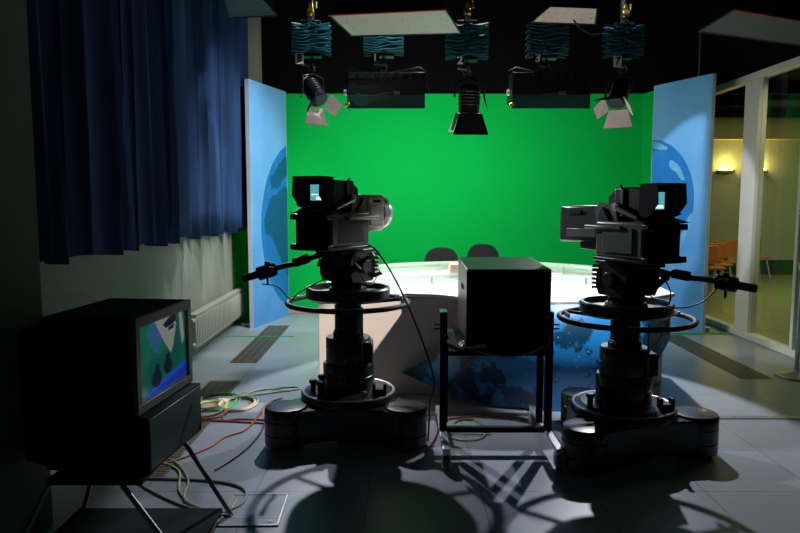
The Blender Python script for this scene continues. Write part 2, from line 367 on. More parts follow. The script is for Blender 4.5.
# ------------------------------------------------------------------ blue curtain
n = 340; nz = 14; y0, y1 = 3.16, 8.78; vs = []; fs = []
for k in range(nz + 1):
    z = 1.2 + (4.55 - 1.2) * k / nz
    for i in range(n + 1):
        s_ = i / n; y = y0 + (y1 - y0) * s_
        ph = 2 * PI * (s_ * 23 + .35 * math.sin(s_ * 17) + .25 * math.sin(s_ * 41 + 1))
        flare = .055 + .02 * math.sin(s_ * 29 + 2)
        x = WX + .13 + flare * math.sin(ph) + .012 * math.sin(ph * 2.3 + z * 1.1) * (1 - k / nz * .5)
        dz = .02 * math.sin(ph * .5 + 1) if k == 0 else 0
        vs.append((x, y + .04 * math.sin(ph + 1.2) * .8, z + dz))
for k in range(nz):
    for i in range(n): fs.append((k * (n + 1) + i, k * (n + 1) + i + 1, (k + 1) * (n + 1) + i + 1, (k + 1) * (n + 1) + i))
cu = MB().add(vs, fs).build('curtain', 'curtain', smooth=80)
so = cu.modifiers.new('cloth', 'SOLIDIFY'); so.thickness = .004; so.offset = 0
tag(cu, 'long pleated navy blue curtain hanging on the left wall', 'curtain')
o = MB().cyl((WX + .13, 3.2, 4.58), (WX + .13, 8.8, 4.58), .02).build('curtain_rail', 'dull_steel'); tag(o, 'rail carrying the navy curtain below the ceiling', 'rail')

# radiator
t = thing('radiator', 'low cream panel radiator on the left wall below the curtain', 'radiator', (WX, 7.5, 0))
b = MB().box(.05, .11, -1.05, 1.12, .12, .44); b.build('front_panel', 'radiator', t, bevel=.01)
b = MB()
for i in range(40): b.box(.11, .118, -1.02 + i * .0535, -1.02 + i * .0535 + .03, .15, .41)
b.build('convector_ribs', 'radiator', t, bevel=.003, seg=1)
MB().box(.03, .115, -1.06, 1.13, .44, .455).build('top_grille', 'radiator', t, bevel=.004)
MB().cyl((.09, -1.05, .40), (.09, -1.13, .40), .022).build('valve', 'radiator', t, bevel=.004)
MB().cyl((.09, -1.05, .16), (.09, -1.11, .16), .018).build('valve', 'radiator', t, bevel=.004)
b = MB(); 
for y in (-.8, .8): b.box(.002, .06, y, y + .04, .15, .4)
b.build('bracket', 'dull_steel', t)

# floor grates
def grate(x0, x1, ya, yb, label, group):
    t = thing('floor_grate', label, 'floor grate', ((x0 + x1) / 2, ya, 0), 0, group)
    w_ = (x1 - x0) / 2; Ln = yb - ya
    MB().box(-w_, w_, 0, Ln, .0, .002).build('trench', 'matte_black', t, smooth=0)
    b = MB()
    for x in (-w_, w_ - .008): b.box(x, x + .008, 0, Ln, 0, .006)
    for y in (0, Ln - .008): b.box(-w_, w_, y, y + .008, 0, .006)
    b.build('frame', 'grate', t, smooth=0)
    b = MB(); k = int(Ln / .026)
    for i in range(k): b.box(-w_, w_, i * .026 + .006, i * .026 + .020, .001, .0055)
    for x in (-w_ / 2, 0, w_ / 2): b.box(x - .003, x + .003, 0, Ln, .001, .0058)
    b.build('slats', 'grate', t, smooth=0)
g_ = 'bronze floor grates along the left wall'
grate(-1.63, -1.37, 6.38, 8.3, 'long bronze floor grate running back beside the radiator', g_)
grate(-1.63, -1.37, 5.30, 5.72, 'short bronze floor grate between the radiator and the cable coils', g_)
grate(-1.63, -1.33, 3.65, 4.75, 'bronze floor grate under loose cables right behind the large monitor', g_)
grate(2.97, 3.24, 5.80, 7.7, 'long dark floor grate along the glazed partition', 'floor grate by the glass')
o = MB().box(2.2, 3.86, 4.70, 4.76, 0, .006).build('floor_strip', 'dull_steel'); tag(o, 'thin pale metal floor strip running from right camera base to the glass', 'floor strip')
o = MB().box(-.2, .95, 4.78, 4.83, 0, .006).build('floor_strip', 'dull_steel'); tag(o, 'thin pale metal floor strip behind the wheeled cart', 'floor strip')
o = MB().box(3.1, 3.85, 7.76, 7.80, 0, .012).build('floor_tape', 'green_strip'); tag(o, 'bright green tape strip on the floor at the foot of the right scenery panel', 'tape')
o = MB().box(-1.98, -1.2, 7.62, 7.65, 0, .006).build('floor_tape', 'green_strip'); tag(o, 'bright green tape strip on the floor at the foot of the left scenery panel', 'tape')
# floor access hatch
t = thing('floor_hatch', 'small square access hatch in the floor with pale rim, right of the large monitor stand', 'floor hatch', (-.73, 3.28, 0), .02)
MB().box(-.14, .14, -.17, .17, 0, .004).build('hatch_plate', 'floor', t)
b = MB()
for x in (-.145, .137): b.box(x, x + .008, -.175, .175, 0, .007)
for y in (-.175, .167): b.box(-.145, .145, y, y + .008, 0, .007)
b.build('hatch_rim', 'dull_steel', t, smooth=0)
MB().cyl((.1, -.13, .004), (.1, -.13, .007), .012).build('lift_ring', 'chrome', t)

# ------------------------------------------------------------------ scenery panels with globes
def scenery(a, b_, top, label, globe_c, globe_r, lands, thick=.05):
    a = Vector(a); b_ = Vector(b_); d = b_ - a; Ln = d.length
    t = thing('scenery_panel', label, 'scenery panel', (a.x, a.y, 0), math.atan2(d.y, d.x), 'blue globe scenery panels')
    MB().box(0, Ln, 0, thick, .0, top).build('board', 'sky_print', t, smooth=0)
    b2 = MB().box(-.004, 0, -.002, thick, 0, top); b2.box(Ln, Ln + .004, -.002, thick, 0, top); b2.build('edge_strip', 'panel_side', t, smooth=0)
    MB().box(.1, Ln - .1, thick, thick + .18, 0, .04).build('foot', 'dull_steel', t, bevel=.005)
    # globe disc clipped to the board
    def clip(poly):
        for ax, lim, keep in ((0, 0.002, 1), (0, Ln - .002, -1), (1, .01, 1)):
            out = []
            for i in range(len(poly)):
                p, q = poly[i], poly[(i + 1) % len(poly)]
                pi = (p[ax] - lim) * keep >= 0; qi = (q[ax] - lim) * keep >= 0
                if pi: out.append(p)
                if pi != qi:
                    tt = (lim - p[ax]) / (q[ax] - p[ax]); out.append(tuple(p[k] + tt * (q[k] - p[k]) for k in range(2)))
            poly = out
        return poly
    circ = [(globe_c[0] + globe_r * math.cos(2 * PI * i / 96), globe_c[1] + globe_r * math.sin(2 * PI * i / 96)) for i in range(96)]
    MB().sideprism(clip(circ), -.002, 0).build('globe_print', 'globe', t, smooth=0)
    for ld, m_ in lands:
        random.seed(len(ld))
        pts = []
        n_ = len(ld)
        for i in range(n_):
            p, q = ld[i], ld[(i + 1) % n_]
            for k in range(5):
                f_ = k / 5; pts.append((p[0] + (q[0] - p[0]) * f_ + random.uniform(-.012, .012), p[1] + (q[1] - p[1]) * f_ + random.uniform(-.015, .015)))
        pts = clip(pts)
        MB().sideprism(pts, -.004, -.002).build('continent_print', m_, t, smooth=0)
    return t
la = ground(254, 330); lb = ground(288, 314.5)
africa = [(.456, 1.51), (.33, 1.31), (.36, 1.15), (.56, 1.06), (.66, .92), (.79, .75), (.93, .59), (1.1, .45), (1.1, 1.68), (.9, 1.74), (.7, 1.62), (.55, 1.60)]
europe = [(.79, 2.03), (.66, 1.92), (.52, 1.83), (.54, 1.68), (.75, 1.72), (.9, 1.84), (1.1, 1.88), (1.1, 2.12), (.95, 2.12)]
scenery((-1.77, 8.12), (-1.50, 9.08), 2.96, 'tall blue scenery panel with a dark continent, beside the curtain', (1.38, 1.2), 1.13, [(africa, 'land_dark'), (europe, 'land_dark')])
blob1 = [(.30, 2.05), (.42, 2.0), (.50, 1.9), (.56, 1.8), (.50, 1.78), (.42, 1.88), (.30, 1.95)]
blob2 = [(.60, 1.30), (.69, 1.40), (.66, 1.2), (.55, .98), (.45, .88), (.50, 1.05)]
blob3 = [(.0, 2.26), (.15, 2.25), (.26, 2.18), (.18, 2.15), (.05, 2.18)]
scenery((3.16, 8.62), (3.50, 7.78), 2.96, 'tall blue scenery panel with pale globe print, beside the glass partition', (-.05, 1.54), .76, [(blob1, 'land_light'), (blob2, 'land_light'), (blob3, 'land_light')])

# ------------------------------------------------------------------ news desk
DT = .82
t = thing('news_desk', 'curved white news desk with blue world map front and glass rims', 'desk', (.8, 6.0, 0))
def D(mb, name, m, par=t, **kw):
    o = mb.build(name, m, par, **kw); o.matrix_parent_inverse = Matrix.Translation((-.8, -6.0, 0)); return o
core = [(-.61, 5.02), (.03, 5.34), (.55, 5.32), (1.1, 5.25), (2.20, 5.60), (2.24, 6.0), (1.75, 6.2), (1.0, 6.5), (.1, 6.3), (-.6, 5.9)]
D(MB().prism(core, 0, DT - .045), 'desk_body', 'white', bevel=.004)
ins = [(.8 + (x - .8) * .985, 6 + (y - 6) * .985) for x, y in core]
D(MB().prism(ins, DT - .045, DT - .03), 'shadow_gap', 'dark_slot', smooth=0)
fin_plan = spline([(.02, 5.30, 0), (.38, 5.08, 0), (.8, 4.93, 0), (1.15, 4.88, 0), (1.55, 4.94, 0), (1.88, 5.08, 0), (2.12, 5.26, 0)], 8)
def lerp(tab, x):
    for (a0, b0), (a1, b1) in zip(tab, tab[1:]):
        if x <= a1: return b0 + (b1 - b0) * max(0, (x - a0)) / (a1 - a0)
    return tab[-1][1]
zb = [(.02, .18), (.38, .075), (.65, .03), (1.15, .006), (1.5, .03), (1.7, .10), (1.88, .21), (2.0, .32), (2.12, .46)]
zt = [(.02, .19), (.30, .38), (.85, DT - .01), (2.2, DT - .01)]
vs = []; fs = []; N = len(fin_plan); NZ = 1
for p in fin_plan:
    z0, z1 = lerp(zb, p.x), lerp(zt, p.x); vs += [(p.x, p.y, z0), (p.x, p.y, z1)]
for i in range(N - 1): fs.append((2 * i, 2 * i + 2, 2 * i + 3, 2 * i + 1))
fin = D(MB().add(vs, fs), 'map_panel', 'map', smooth=60)
so = fin.modifiers.new('thick', 'SOLIDIFY'); so.thickness = .015; so.offset = -1
fin['label'] = 'curved blue front panel printed with a dark world map'
arc = [(p.x, p.y) for p in spline([(2.22, 5.9, 0), (2.1, 6.35, 0), (1.7, 6.85, 0), (1.0, 7.15, 0), (.4, 7.1, 0), (-.25, 6.75, 0), (-.66, 6.1, 0)], 6)]
front = [(-.64, 5.0), (.03, 5.32), (.30, 5.25)] + [(p.x, p.y - .0) for p in fin_plan if p.x > .55] + [(2.16, 5.30)]
D(MB().prism(front + arc, DT - .03, DT), 'desk_top', 'top_white', bevel=.004)
def upstand(pts, z0, z1, name):
    P_ = spline([(x, y, 0) for x, y in pts], 8); vs = []; fs = []
    for p in P_: vs += [(p.x, p.y, z0), (p.x, p.y, z1)]
    for i in range(len(P_) - 1): fs.append((2 * i, 2 * i + 2, 2 * i + 3, 2 * i + 1))
    o = D(MB().add(vs, fs), name, 'frost', smooth=60); s_ = o.modifiers.new('thick', 'SOLIDIFY'); s_.thickness = .008
upstand([(-.55, 6.15), (-.2, 6.65), (.4, 6.98), (1.0, 7.03), (1.62, 6.75), (2.0, 6.3), (2.12, 5.9)], DT + .012, DT + .10, 'glass_rim')
upstand([(-.5, 5.65), (.0, 5.88), (.5, 6.0), (1.1, 6.0), (1.6, 5.85), (2.0, 5.6)], DT + .012, DT + .085, 'glass_rim')
for x, y in ((-.28, 5.72), (.28, 5.93), (.9, 6.0), (1.6, 5.82), (-.2, 6.62), (.4, 6.95), (1.62, 6.72), (2.0, 6.25)):
    D(MB().cyl((x, y - .015, DT), (x, y - .015, DT + .06), .008, n=10), 'glass_clamp', 'steel')
# small box on desk
o = MB().box(-.09, .09, -.12, .12, 0, .13).build('desk_box', ['beige'], bevel=.006); o.location = (.56, 6.45, DT); tag(o, 'small beige box on the desk top just left of the boxy monitor', 'box')

# presenter chairs
def office_chair(x, y, rz, label):
    t = thing('office_chair', label, 'chair', (x, y, 0), rz, 'black chairs behind the desk')
    def pad(wd, ht, th, e=2.6):
        n = 40; P_ = []
        for i in range(n):
            a = 2 * PI * i / n; c, s_ = math.cos(a), math.sin(a)
            P_.append((wd / 2 * math.copysign(abs(c) ** (2 / e), c), ht / 2 * math.copysign(abs(s_) ** (2 / e), s_)))
        return P_
    b = MB(); b.prism(pad(.46, .44, 0), .43, .50); b.build('seat', 'fabric', t, bevel=.02)
    P_ = pad(.41, .44, 0); n = len(P_)
    vs = [(x_, -.20 + 0.55 * x_ * x_, z_ + .775) for x_, z_ in P_] + [(x_, -.26 + .55 * x_ * x_, z_ + .775) for x_, z_ in P_]
    MB().add(vs, [(i, (i + 1) % n, n + (i + 1) % n, n + i) for i in range(n)] + [tuple(reversed(range(n))), tuple(range(n, 2 * n))]).build('backrest', 'fabric', t, bevel=.015)
    MB().tube(spline([(0, -.05, .42), (0, -.25, .42), (0, -.275, .55), (0, -.255, .72)], 5), .018).build('back_support', 'black', t)
    MB().cyl((0, 0, .08), (0, 0, .43), .025).build('gas_column', 'dull_steel', t)
    for k in range(5):
        a = 2 * PI * k / 5
        MB().cyl((0, 0, .12), (.29 * math.cos(a), .29 * math.sin(a), .07), .022, .014, 8).build('base_leg', 'black', t)
        MB().cyl((.29 * math.cos(a) - .02, .29 * math.sin(a), .03), (.29 * math.cos(a) + .02, .29 * math.sin(a), .03), .03, n=14).build('caster', 'black', t)
office_chair(at(443, 260, 7.75).x, 7.8, PI, 'black fabric office chair behind the desk, the left of two, larger in view')
office_chair(at(487, 260, 8.2).x, 8.4, PI, 'black fabric office chair behind the desk, right one, mostly hidden by the boxy monitor')

# ------------------------------------------------------------------ camera pedestals
def rot2(a, r): return (math.cos(a) * r, math.sin(a) * r)
def pedestal(loc, angs, dz, Rr, label):
    t = thing('camera_pedestal', label, 'camera pedestal', loc, 0, 'camera pedestals')
    angs = sorted(R(a) for a in angs); rl = .135
    # skirt: waisted outline through the three lobes
    out = []
    for k, a in enumerate(angs):
        c = Vector((math.cos(a) * Rr[k], math.sin(a) * Rr[k], 0))
        for j in range(-5, 6):
            q = a + j * R(17); out.append(c + Vector((math.cos(q), math.sin(q), 0)) * (rl - .012))
        b2 = angs[(k + 1) % 3] + (2 * PI if k == 2 else 0); mid = (a + b2) / 2
        out.append(Vector((math.cos(mid) * .245, math.sin(mid) * .245, 0)))
    b = MB(); b.prism(out, .035, .245); b.build('base_skirt', 'charcoal', t, bevel=.012)
    for k, a in enumerate(angs):
        x, y = rot2(a, Rr[k])
        mt = Matrix.Translation((x, y, 0))
        c = MB(); c.lathe([(rl - .01, .02), (rl, .028), (rl, .088), (rl - .007, .093), (rl - .007, .10), (rl, .105), (rl, .175), (rl - .007, .18), (rl - .007, .187), (rl, .192), (rl, .245), (rl - .008, .258), (rl - .03, .262)], 32, mt)
        lo = c.build('wheel_cover', 'charcoal', t)
        MB().cyl((x, y, .0), (x, y, .022), .10, n=24).build('wheel', 'rubber', lo)
    b = MB(); b.lathe([(.30, .240), (.315, .25), (.315, .285), (.305, .298), (.27, .302), (.262, .31), (.25, .312)], 48); b.build('turntable', 'charcoal', t)
    MB().torus((0, 0, .292), .30, .010, 48, 8).build('turntable_rim', 'dull_steel', t)
    # column tiers
    MB().lathe([(.165, .305), (.168, .315), (.168, .40), (.162, .405), (.162, .412), (.168, .418), (.168, .475), (.16, .487)], 40).build('lower_tier', 'charcoal', t)
    MB().lathe([(.145, .487), (.148, .495), (.148, .56), (.143, .565), (.143, .57), (.148, .575), (.148, .645), (.14, .655)], 40).build('middle_tier', 'charcoal', t)
    b = MB().box(.08, .165, -.13, .03, .50, .635); b.build('valve_box', 'charcoal', t, bevel=.01)
    top = .87 + dz
    b = MB().cyl((0, 0, .655), (0, 0, top), .088, n=36); b.cyl((0, 0, .655), (0, 0, .69), .10, n=36); b.cyl((0, 0, .69), (0, 0, .70), .094, n=36); b.build('centre_column', 'black', t, bevel=.004)
    MB().cyl((.10, -.125, .31), (.10, -.125, top - .03), .006, n=8).build('guide_rod', 'dull_steel', t)
    MB().box(.085, .13, -.15, -.10, .49, .50).build('rod_clip', 'dull_steel', t, bevel=.002); MB().box(.085, .12, -.15, -.10, .305, .32).build('rod_clip', 'dull_steel', t, bevel=.002)
    # cable brake and knobs on top of base
    for k, (q, r_) in enumerate(((200, .24), (230, .26), (215, .20))):
        x, y = rot2(R(q), r_)
        b = MB().cyl((x, y, .30), (x, y, .36 + .02 * k), .018, n=14); b.cyl((x, y, .36 + .02 * k), (x, y, .385 + .02 * k), .026, n=14); b.build('brake_knob', 'black', t, bevel=.003)
    x, y = rot2(R(-35), .25)
    b = MB().box(x - .04, x + .05, y - .03, y + .03, .30, .34); b.box(x - .04, x - .02, y - .03, y + .03, .34, .375); b.box(x + .03, x + .05, y - .03, y + .03, .34, .375); b.build('cable_cradle', 'black', t, bevel=.004)
    # steering ring with spokes
    rz = .857 + dz
    ring = MB().torus((0, 0, rz), .395, .0165, 72, 12).build('steering_ring', 'rubber', t)
    for a in (20, 140, 260):
        p0, p1 = rot2(R(a), .09), rot2(R(a), .385)
        MB().cyl((p0[0], p0[1], rz - .01), (p1[0], p1[1], rz), .011, n=10).build('ring_spoke', 'black', t)
    for a in (165, 10):
        c_ = MB()
        for j in range(4):
            q = R(a + j * 6); x, y = rot2(q, .355); c_.cyl((x, y, rz + .005), (x, y, rz + .03), .010, n=8)
        c_.build('ring_indicator', 'tag', t)
    # round weight dish
    z0 = .875 + dz
    MB().lathe([(.20, z0 - .005), (.255, z0 + .005), (.275, z0 + .02), (.278, z0 + .075), (.27, z0 + .085), (.25, z0 + .085), (.243, z0 + .05), (.13, z0 + .045), (.12, z0 + .08), (.11, z0 + .082)], 56).build('weight_dish', 'charcoal', t)
    return z0 + .082

def pan_head(loc, heading, zb, zt, label, grip_end, bar_start):
    """z values are world heights; heading is the forward angle"""
    t = thing('pan_tilt_mount', label, 'camera mount', (loc[0], loc[1], zb), heading, 'pan and tilt heads')
    H = zt - zb
    MB().lathe([(.105, 0), (.11, .01), (.11, .045), (.095, .055)], 36).build('pan_drum', 'charcoal', t)
    # two cheeks with ribs
    for s_ in (-1, 1):
        y0 = s_ * .075; y1 = s_ * .125
        out = [(-.10, .05), (.10, .05), (.125, .10), (.12, H - .08), (.085, H - .03), (-.085, H - .03), (-.12, H - .08), (-.125, .10)]
        b = MB().sideprism(out, min(y0, y1), max(y0, y1)); ck = b.build('cheek', 'black', t, bevel=.008)
        MB().cyl((0, y1, H * .55), (0, y1 + s_ * .03, H * .55), .045, n=24).build('drag_dial', 'charcoal', t, bevel=.004)
        b = MB()
        for k in range(6): b.cyl((.10 + .0 * k, y0, .085 + k * .026), (.145, y1 + s_ * .02, .085 + k * .026), .010, n=8)
        b.build('lock_ribs', 'dull_steel', t)
    b = MB().sideprism([(-.06, .05), (.06, .05), (.11, H - .04), (-.11, H - .04)], -.075, .075); b.build('tilt_block', 'black', t, bevel=.01)
    MB().box(-.20, .17, -.105, .105, H - .035, H - .008).build('mount_plate', 'charcoal', t, bevel=.004)
    MB().box(-.13, .14, -.075, .075, H - .010, H).build('wedge_plate', 'dull_steel', t, bevel=.003)
    for k, (x, y, z, r_, l_) in enumerate(((-.15, -.14, .10, .022, .10), (-.02, -.16, .16, .014, .11), (.10, -.15, .05, .012, .08))):
        b = MB().cyl((x, y + .07, z), (x + .02, y - l_ * .3, z + l_ * .5), r_, n=14); b.cyl((x + .02, y - l_ * .3, z + l_ * .5), (x + .024, y - l_ * .4, z + l_ * .6), r_ * 1.4, n=14)
        b.build('lock_lever', 'dull_steel' if k else 'black', t, bevel=.002)
    MB().tube(spline([(-.12, -.13, H - .03), (-.06, -.17, .06), (.04, -.17, .03), (.12, -.15, .10), (.13, -.10, H - .04)], 8), .0035, 6).build('loop_cable', 'c_grey', t)
    # pan bar, in world coordinates turned back into the head's frame
    inv = (Matrix.Translation((loc[0], loc[1], zb)) @ Matrix.Rotation(heading, 4, 'Z')).inverted()
    a = inv @ Vector(bar_start); e = inv @ Vector(grip_end); d = (e - a).normalized()
    m1 = a + d * ((e - a).length * .30) + Vector((0, 0, -.01)); g0 = e - d * .16
    hub = a - d * .14
    bar = MB().tube(spline([hub, a, m1, a + d * ((e - a).length * .5), g0], 6), .017, 10).build('pan_bar', 'black', t)
    MB().cyl(a + d * .10, a + d * .20, .030, n=16).build('bar_clamp', 'black', bar, bevel=.004)
    for k in (.02, .06):
        p = a + d * k
        b = MB().cyl(p + Vector((0, 0, .055)), p - Vector((0, 0, .055)), .006, n=8); b.cyl(p + Vector((0, 0, .05)), p + Vector((0, 0, .075)), .013, n=12); b.cyl(p - Vector((0, 0, .05)), p - Vector((0, 0, .075)), .013, n=12)
        if k < .05: b.build('clamp_screw', 'black', bar)
    MB().cyl(g0 + d * .06, e, .023, n=16).build('hand_grip', 'rubber', bar, bevel=.006)
    q = g0 + Vector((0, 0, 0)); b = MB()
    b.cyl(q - d * .05, q + d * .06, .042, n=20); b.cyl(q + Vector((0, 0, .025)), q + Vector((0, 0, .06)), .017, n=12)
    b.cyl(q - Vector((0, 0, .02)), q - Vector((0, 0, .085)), .007, n=10)
    sd = d.cross(Vector((0, 0, 1))).normalized(); b.cyl(q - sd * .065, q + sd * .065, .032, n=18)
    b.build('zoom_control', 'black', bar, bevel=.004)
    return t

M['vf_screen'] = emis('viewfinder_screen', (.10, .42, .50), .9)
M['vf_white'] = emis('viewfinder_white', (.75, .95, .95), 1.1)
def tv_camera(loc, heading, lens_kind, label, tiltup=0):
    t = thing('television_camera', label, 'television camera', loc, heading, 'studio television cameras')
    t.rotation_euler = (0, -R(tiltup), heading)
    # body (x forward)
    b = MB().box(-.37, .02, -.145, .145, .02, .235); b.build('camera_body', 'cam_side', t, bevel=.014, seg=3)
    for s_ in (-1, 1):
        y = s_ * .147
        b = MB().box(-.30, -.05, min(y, y - s_ * .01), max(y, y + s_ * .008), .05, .20); b.build('side_panel', 'cam_side', t, bevel=.006)
        MB().box(-.22, .10, min(y, y + s_ * .022), max(y, y + s_ * .022), .185, .212).build('side_rail', 'lens_light' if lens_kind == 'round' else 'cam_side', t, bevel=.008)
    b = MB().box(-.375, -.365, -.125, .125, .04, .215)
    b.cyl((-.375, -.06, .12), (-.395, -.06, .12), .022, n=16); b.cyl((-.375, .0, .08), (-.39, .0, .08), .015, n=14); b.cyl((-.375, .05, .08), (-.39, .05, .08), .015, n=14)
    b.build('rear_connector_panel', 'matte_black', t, bevel=.003)
    for z in (.205, .02):
        for s_ in (-1, 1):
            MB().box(-.415, -.36, s_ * .13 - .018, s_ * .13 + .018, z - .015, z + .02).build('corner_bumper', 'black', t, bevel=.006)
    MB().cyl((-.376, .09, .19), (-.380, .09, .19), .006, n=10).build('tally_lamp', 'tag', t)
    MB().box(-.39, .03, -.15, .15, 0, .022).build('base_plate', 'black', t, bevel=.005)
    # front housing rising above the body to the viewfinder
    b = MB().sideprism([(-.12, .235), (.04, .235), (.055, .30), (.02, .335), (-.10, .325)], -.115, .115); b.build('front_housing', 'cam_side', t, bevel=.012)
    for y in (-.128, .115): MB().sideprism([(-.07, .24), (.02, .24), (-.01, .32)], y, y + .013).build('housing_gusset', 'cam_side' if lens_kind == 'round' else 'black', t, bevel=.003)
    # lens
    if lens_kind == 'round':
        m_ = 'lens_light'
        b = MB().box(.02, .24, -.122, .122, .105, .345); b.build('lens_housing', m_, t, bevel=.03, seg=4)
        mt = Matrix.Translation((.24, 0, .225)) @ Matrix.Rotation(PI / 2, 4, 'Y')
        fo = MB().lathe([(.09, 0), (.118, .008), (.120, .05), (.114, .055), (.114, .065), (.09, .066)], 40, mt).build('focus_ring', 'lens_light', t)
        MB().lathe([(.09, .066), (.116, .068), (.112, .105), (.100, .118), (.094, .105)], 40, mt).build('front_rim', 'pale_metal', fo)
        MB().cyl((.340, 0, .225), (.346, 0, .225), .094, n=36).build('front_lens', 'glass_dark', t)
        for s_ in (-1, 1):
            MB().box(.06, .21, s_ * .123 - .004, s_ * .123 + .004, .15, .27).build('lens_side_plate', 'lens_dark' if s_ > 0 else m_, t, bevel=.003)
            MB().box(.10, .18, s_ * .125 - .004, s_ * .125 + .004, .295, .31).build('lens_grab_slot', 'matte_black', t, bevel=.002)
    else:
        m_ = 'lens_dark'
        vs0 = [(.02, -.11, .11), (.02, .11, .11), (.39, .125, .09), (.39, -.125, .09)]
        vs1 = [(.02, -.11, .325), (.02, .11, .325), (.39, .125, .325), (.39, -.125, .325)]
        MB().hexa([vs0[0], vs0[3], vs0[2], vs0[1]], [vs1[0], vs1[3], vs1[2], vs1[1]]).build('lens_housing', m_, t, bevel=.012)
        MB().box(.385, .40, -.12, .12, .10, .318).build('front_lens', 'glass_dark', t, bevel=.01)
        for s_ in (-1, 1):
            MB().box(.18, .30, s_ * .123 - .004, s_ * .123 + .004, .27, .295).build('lens_grab_slot', 'matte_black', t, bevel=.002)
            MB().box(.04, .32, s_ * .123 - .004, s_ * .123 + .004, .13, .18).build('lens_nameplate', 'cam_side', t, bevel=.002)
        MB().box(.02, .24, -.08, .08, .05, .115).build('lens_drive', 'black', t, bevel=.006)
    # viewfinder with hood
    v = MB().box(-.30, -.08, -.10, .10, .265, .46); vf = v.build('viewfinder', 'black', t, bevel=.012); vf.scale = (1, 1, .93); vf.location.z = .005
    # wedge behind, down to the housing
    MB().sideprism([(-.10, .27), (-.02, .30), (-.03, .40), (-.10, .45)], -.085, .085).build('viewfinder_back', 'black', vf, bevel=.008)
    # hood: four walls, open to the rear, lower edge cut back
    b = MB(); th = .006
    prof = [(-.30, .262), (-.30, .478), (-.425, .482), (-.435, .36), (-.385, .30)]
    for s_ in (-1, 1):
        y = s_ * .108; b.sideprism(prof[::-1], min(y, y - s_ * th), max(y, y - s_ * th))
    b.hexa([(-.427, -.108, .476), (-.30, -.108, .472), (-.30, .108, .472), (-.427, .108, .476)], [(-.427, -.108, .482), (-.28, -.108, .478), (-.28, .108, .478), (-.427, .108, .482)])
    b.hexa([(-.40, -.108, .296), (-.30, -.108, .258), (-.30, .108, .258), (-.40, .108, .296)], [(-.40, -.108, .302), (-.30, -.108, .264), (-.30, .108, .264), (-.40, .108, .302)])
    b.build('viewfinder_hood', 'matte_black', vf, smooth=0)
    b = MB().box(-.305, -.297, -.105, .105, .264, .473); b.build('screen_bezel', 'matte_black', vf)
    sc_ = MB(); sc_.box(-.309, -.305, -.068, .068, .325, .43); sc_.cur = 1; sc_.box(-.311, -.309, -.06, .02, .33, .35); sc_.box(-.311, -.309, -.01, .06, .36, .368)
    sc_.build('viewfinder_screen', ['vf_screen', 'vf_white'], vf, smooth=0)
    # sun visor lip, yoke and knobs
    MB().hexa([(-.47, -.09, .245), (-.36, -.09, .262), (-.36, .09, .262), (-.47, .09, .245)], [(-.47, -.09, .252), (-.36, -.09, .275), (-.36, .09, .275), (-.47, .09, .252)]).build('control_lip', 'black', vf, bevel=.002)
    MB().cyl((-.27, -.09, .258), (-.27, .09, .258), .035, n=20).build('tilt_roller', 'black', vf, bevel=.005)
    MB().box(-.30, -.08, -.07, .07, .233, .27).build('viewfinder_mount', 'black', vf, bevel=.005)
    for s_ in (-1, 1):
        b = MB().cyl((-.30, s_ * .115, .27), (-.13, s_ * .125, .335), .014, .02, 12); b.cyl((-.13, s_ * .10, .335), (-.13, s_ * .135, .335), .03, n=18)
        b.build('viewfinder_arm', 'dull_steel', vf, bevel=.003)
        b = MB().box(-.17, -.145, s_ * .105 - .006, s_ * .105 + .006, .28, .45); b.cyl((-.16, s_ * .10, .44), (-.14, s_ * .11, .475), .008, n=8); b.build('viewfinder_bracket', 'cam_side', vf, bevel=.003)
    return t
M['glass_dark'] = mat('coated_lens_glass', (.02, .02, .03), .06, spec=.8, coat=.6)

LP = Vector((-.342, 4.43, 0)); RP = Vector((1.38, 4.11, 0))
zl = pedestal(LP, (-33, 90, 213), .025, (.45, .42, .45), 'black wheeled camera pedestal on the left, near the floor cables')
zr = pedestal(RP, (-136, -8, 112), -.025, (.43, .43, .41), 'black wheeled camera pedestal on the right, near the glazed partition')
HL = R(57); HR = R(114.5)
pan_head(LP, HL, zl, 1.24, 'pan and tilt head on the left pedestal, bar reaching left over the scenery panel', at(243, 279, 4.0), at(322, 254, 4.30))
pan_head(RP, HR, zr, 1.19, 'pan and tilt head on the right pedestal, bar reaching right towards the glass', at(757, 289, 3.65), at(655, 270, 4.0))
tv_camera((LP.x + .012, LP.y + .03, 1.24), HL, 'round', 'large grey television camera on left pedestal with pale round lens')
tv_camera((RP.x - .055, RP.y + .055, 1.19), HR, 'box', 'large dark television camera on right pedestal with boxy lens hood', 0)

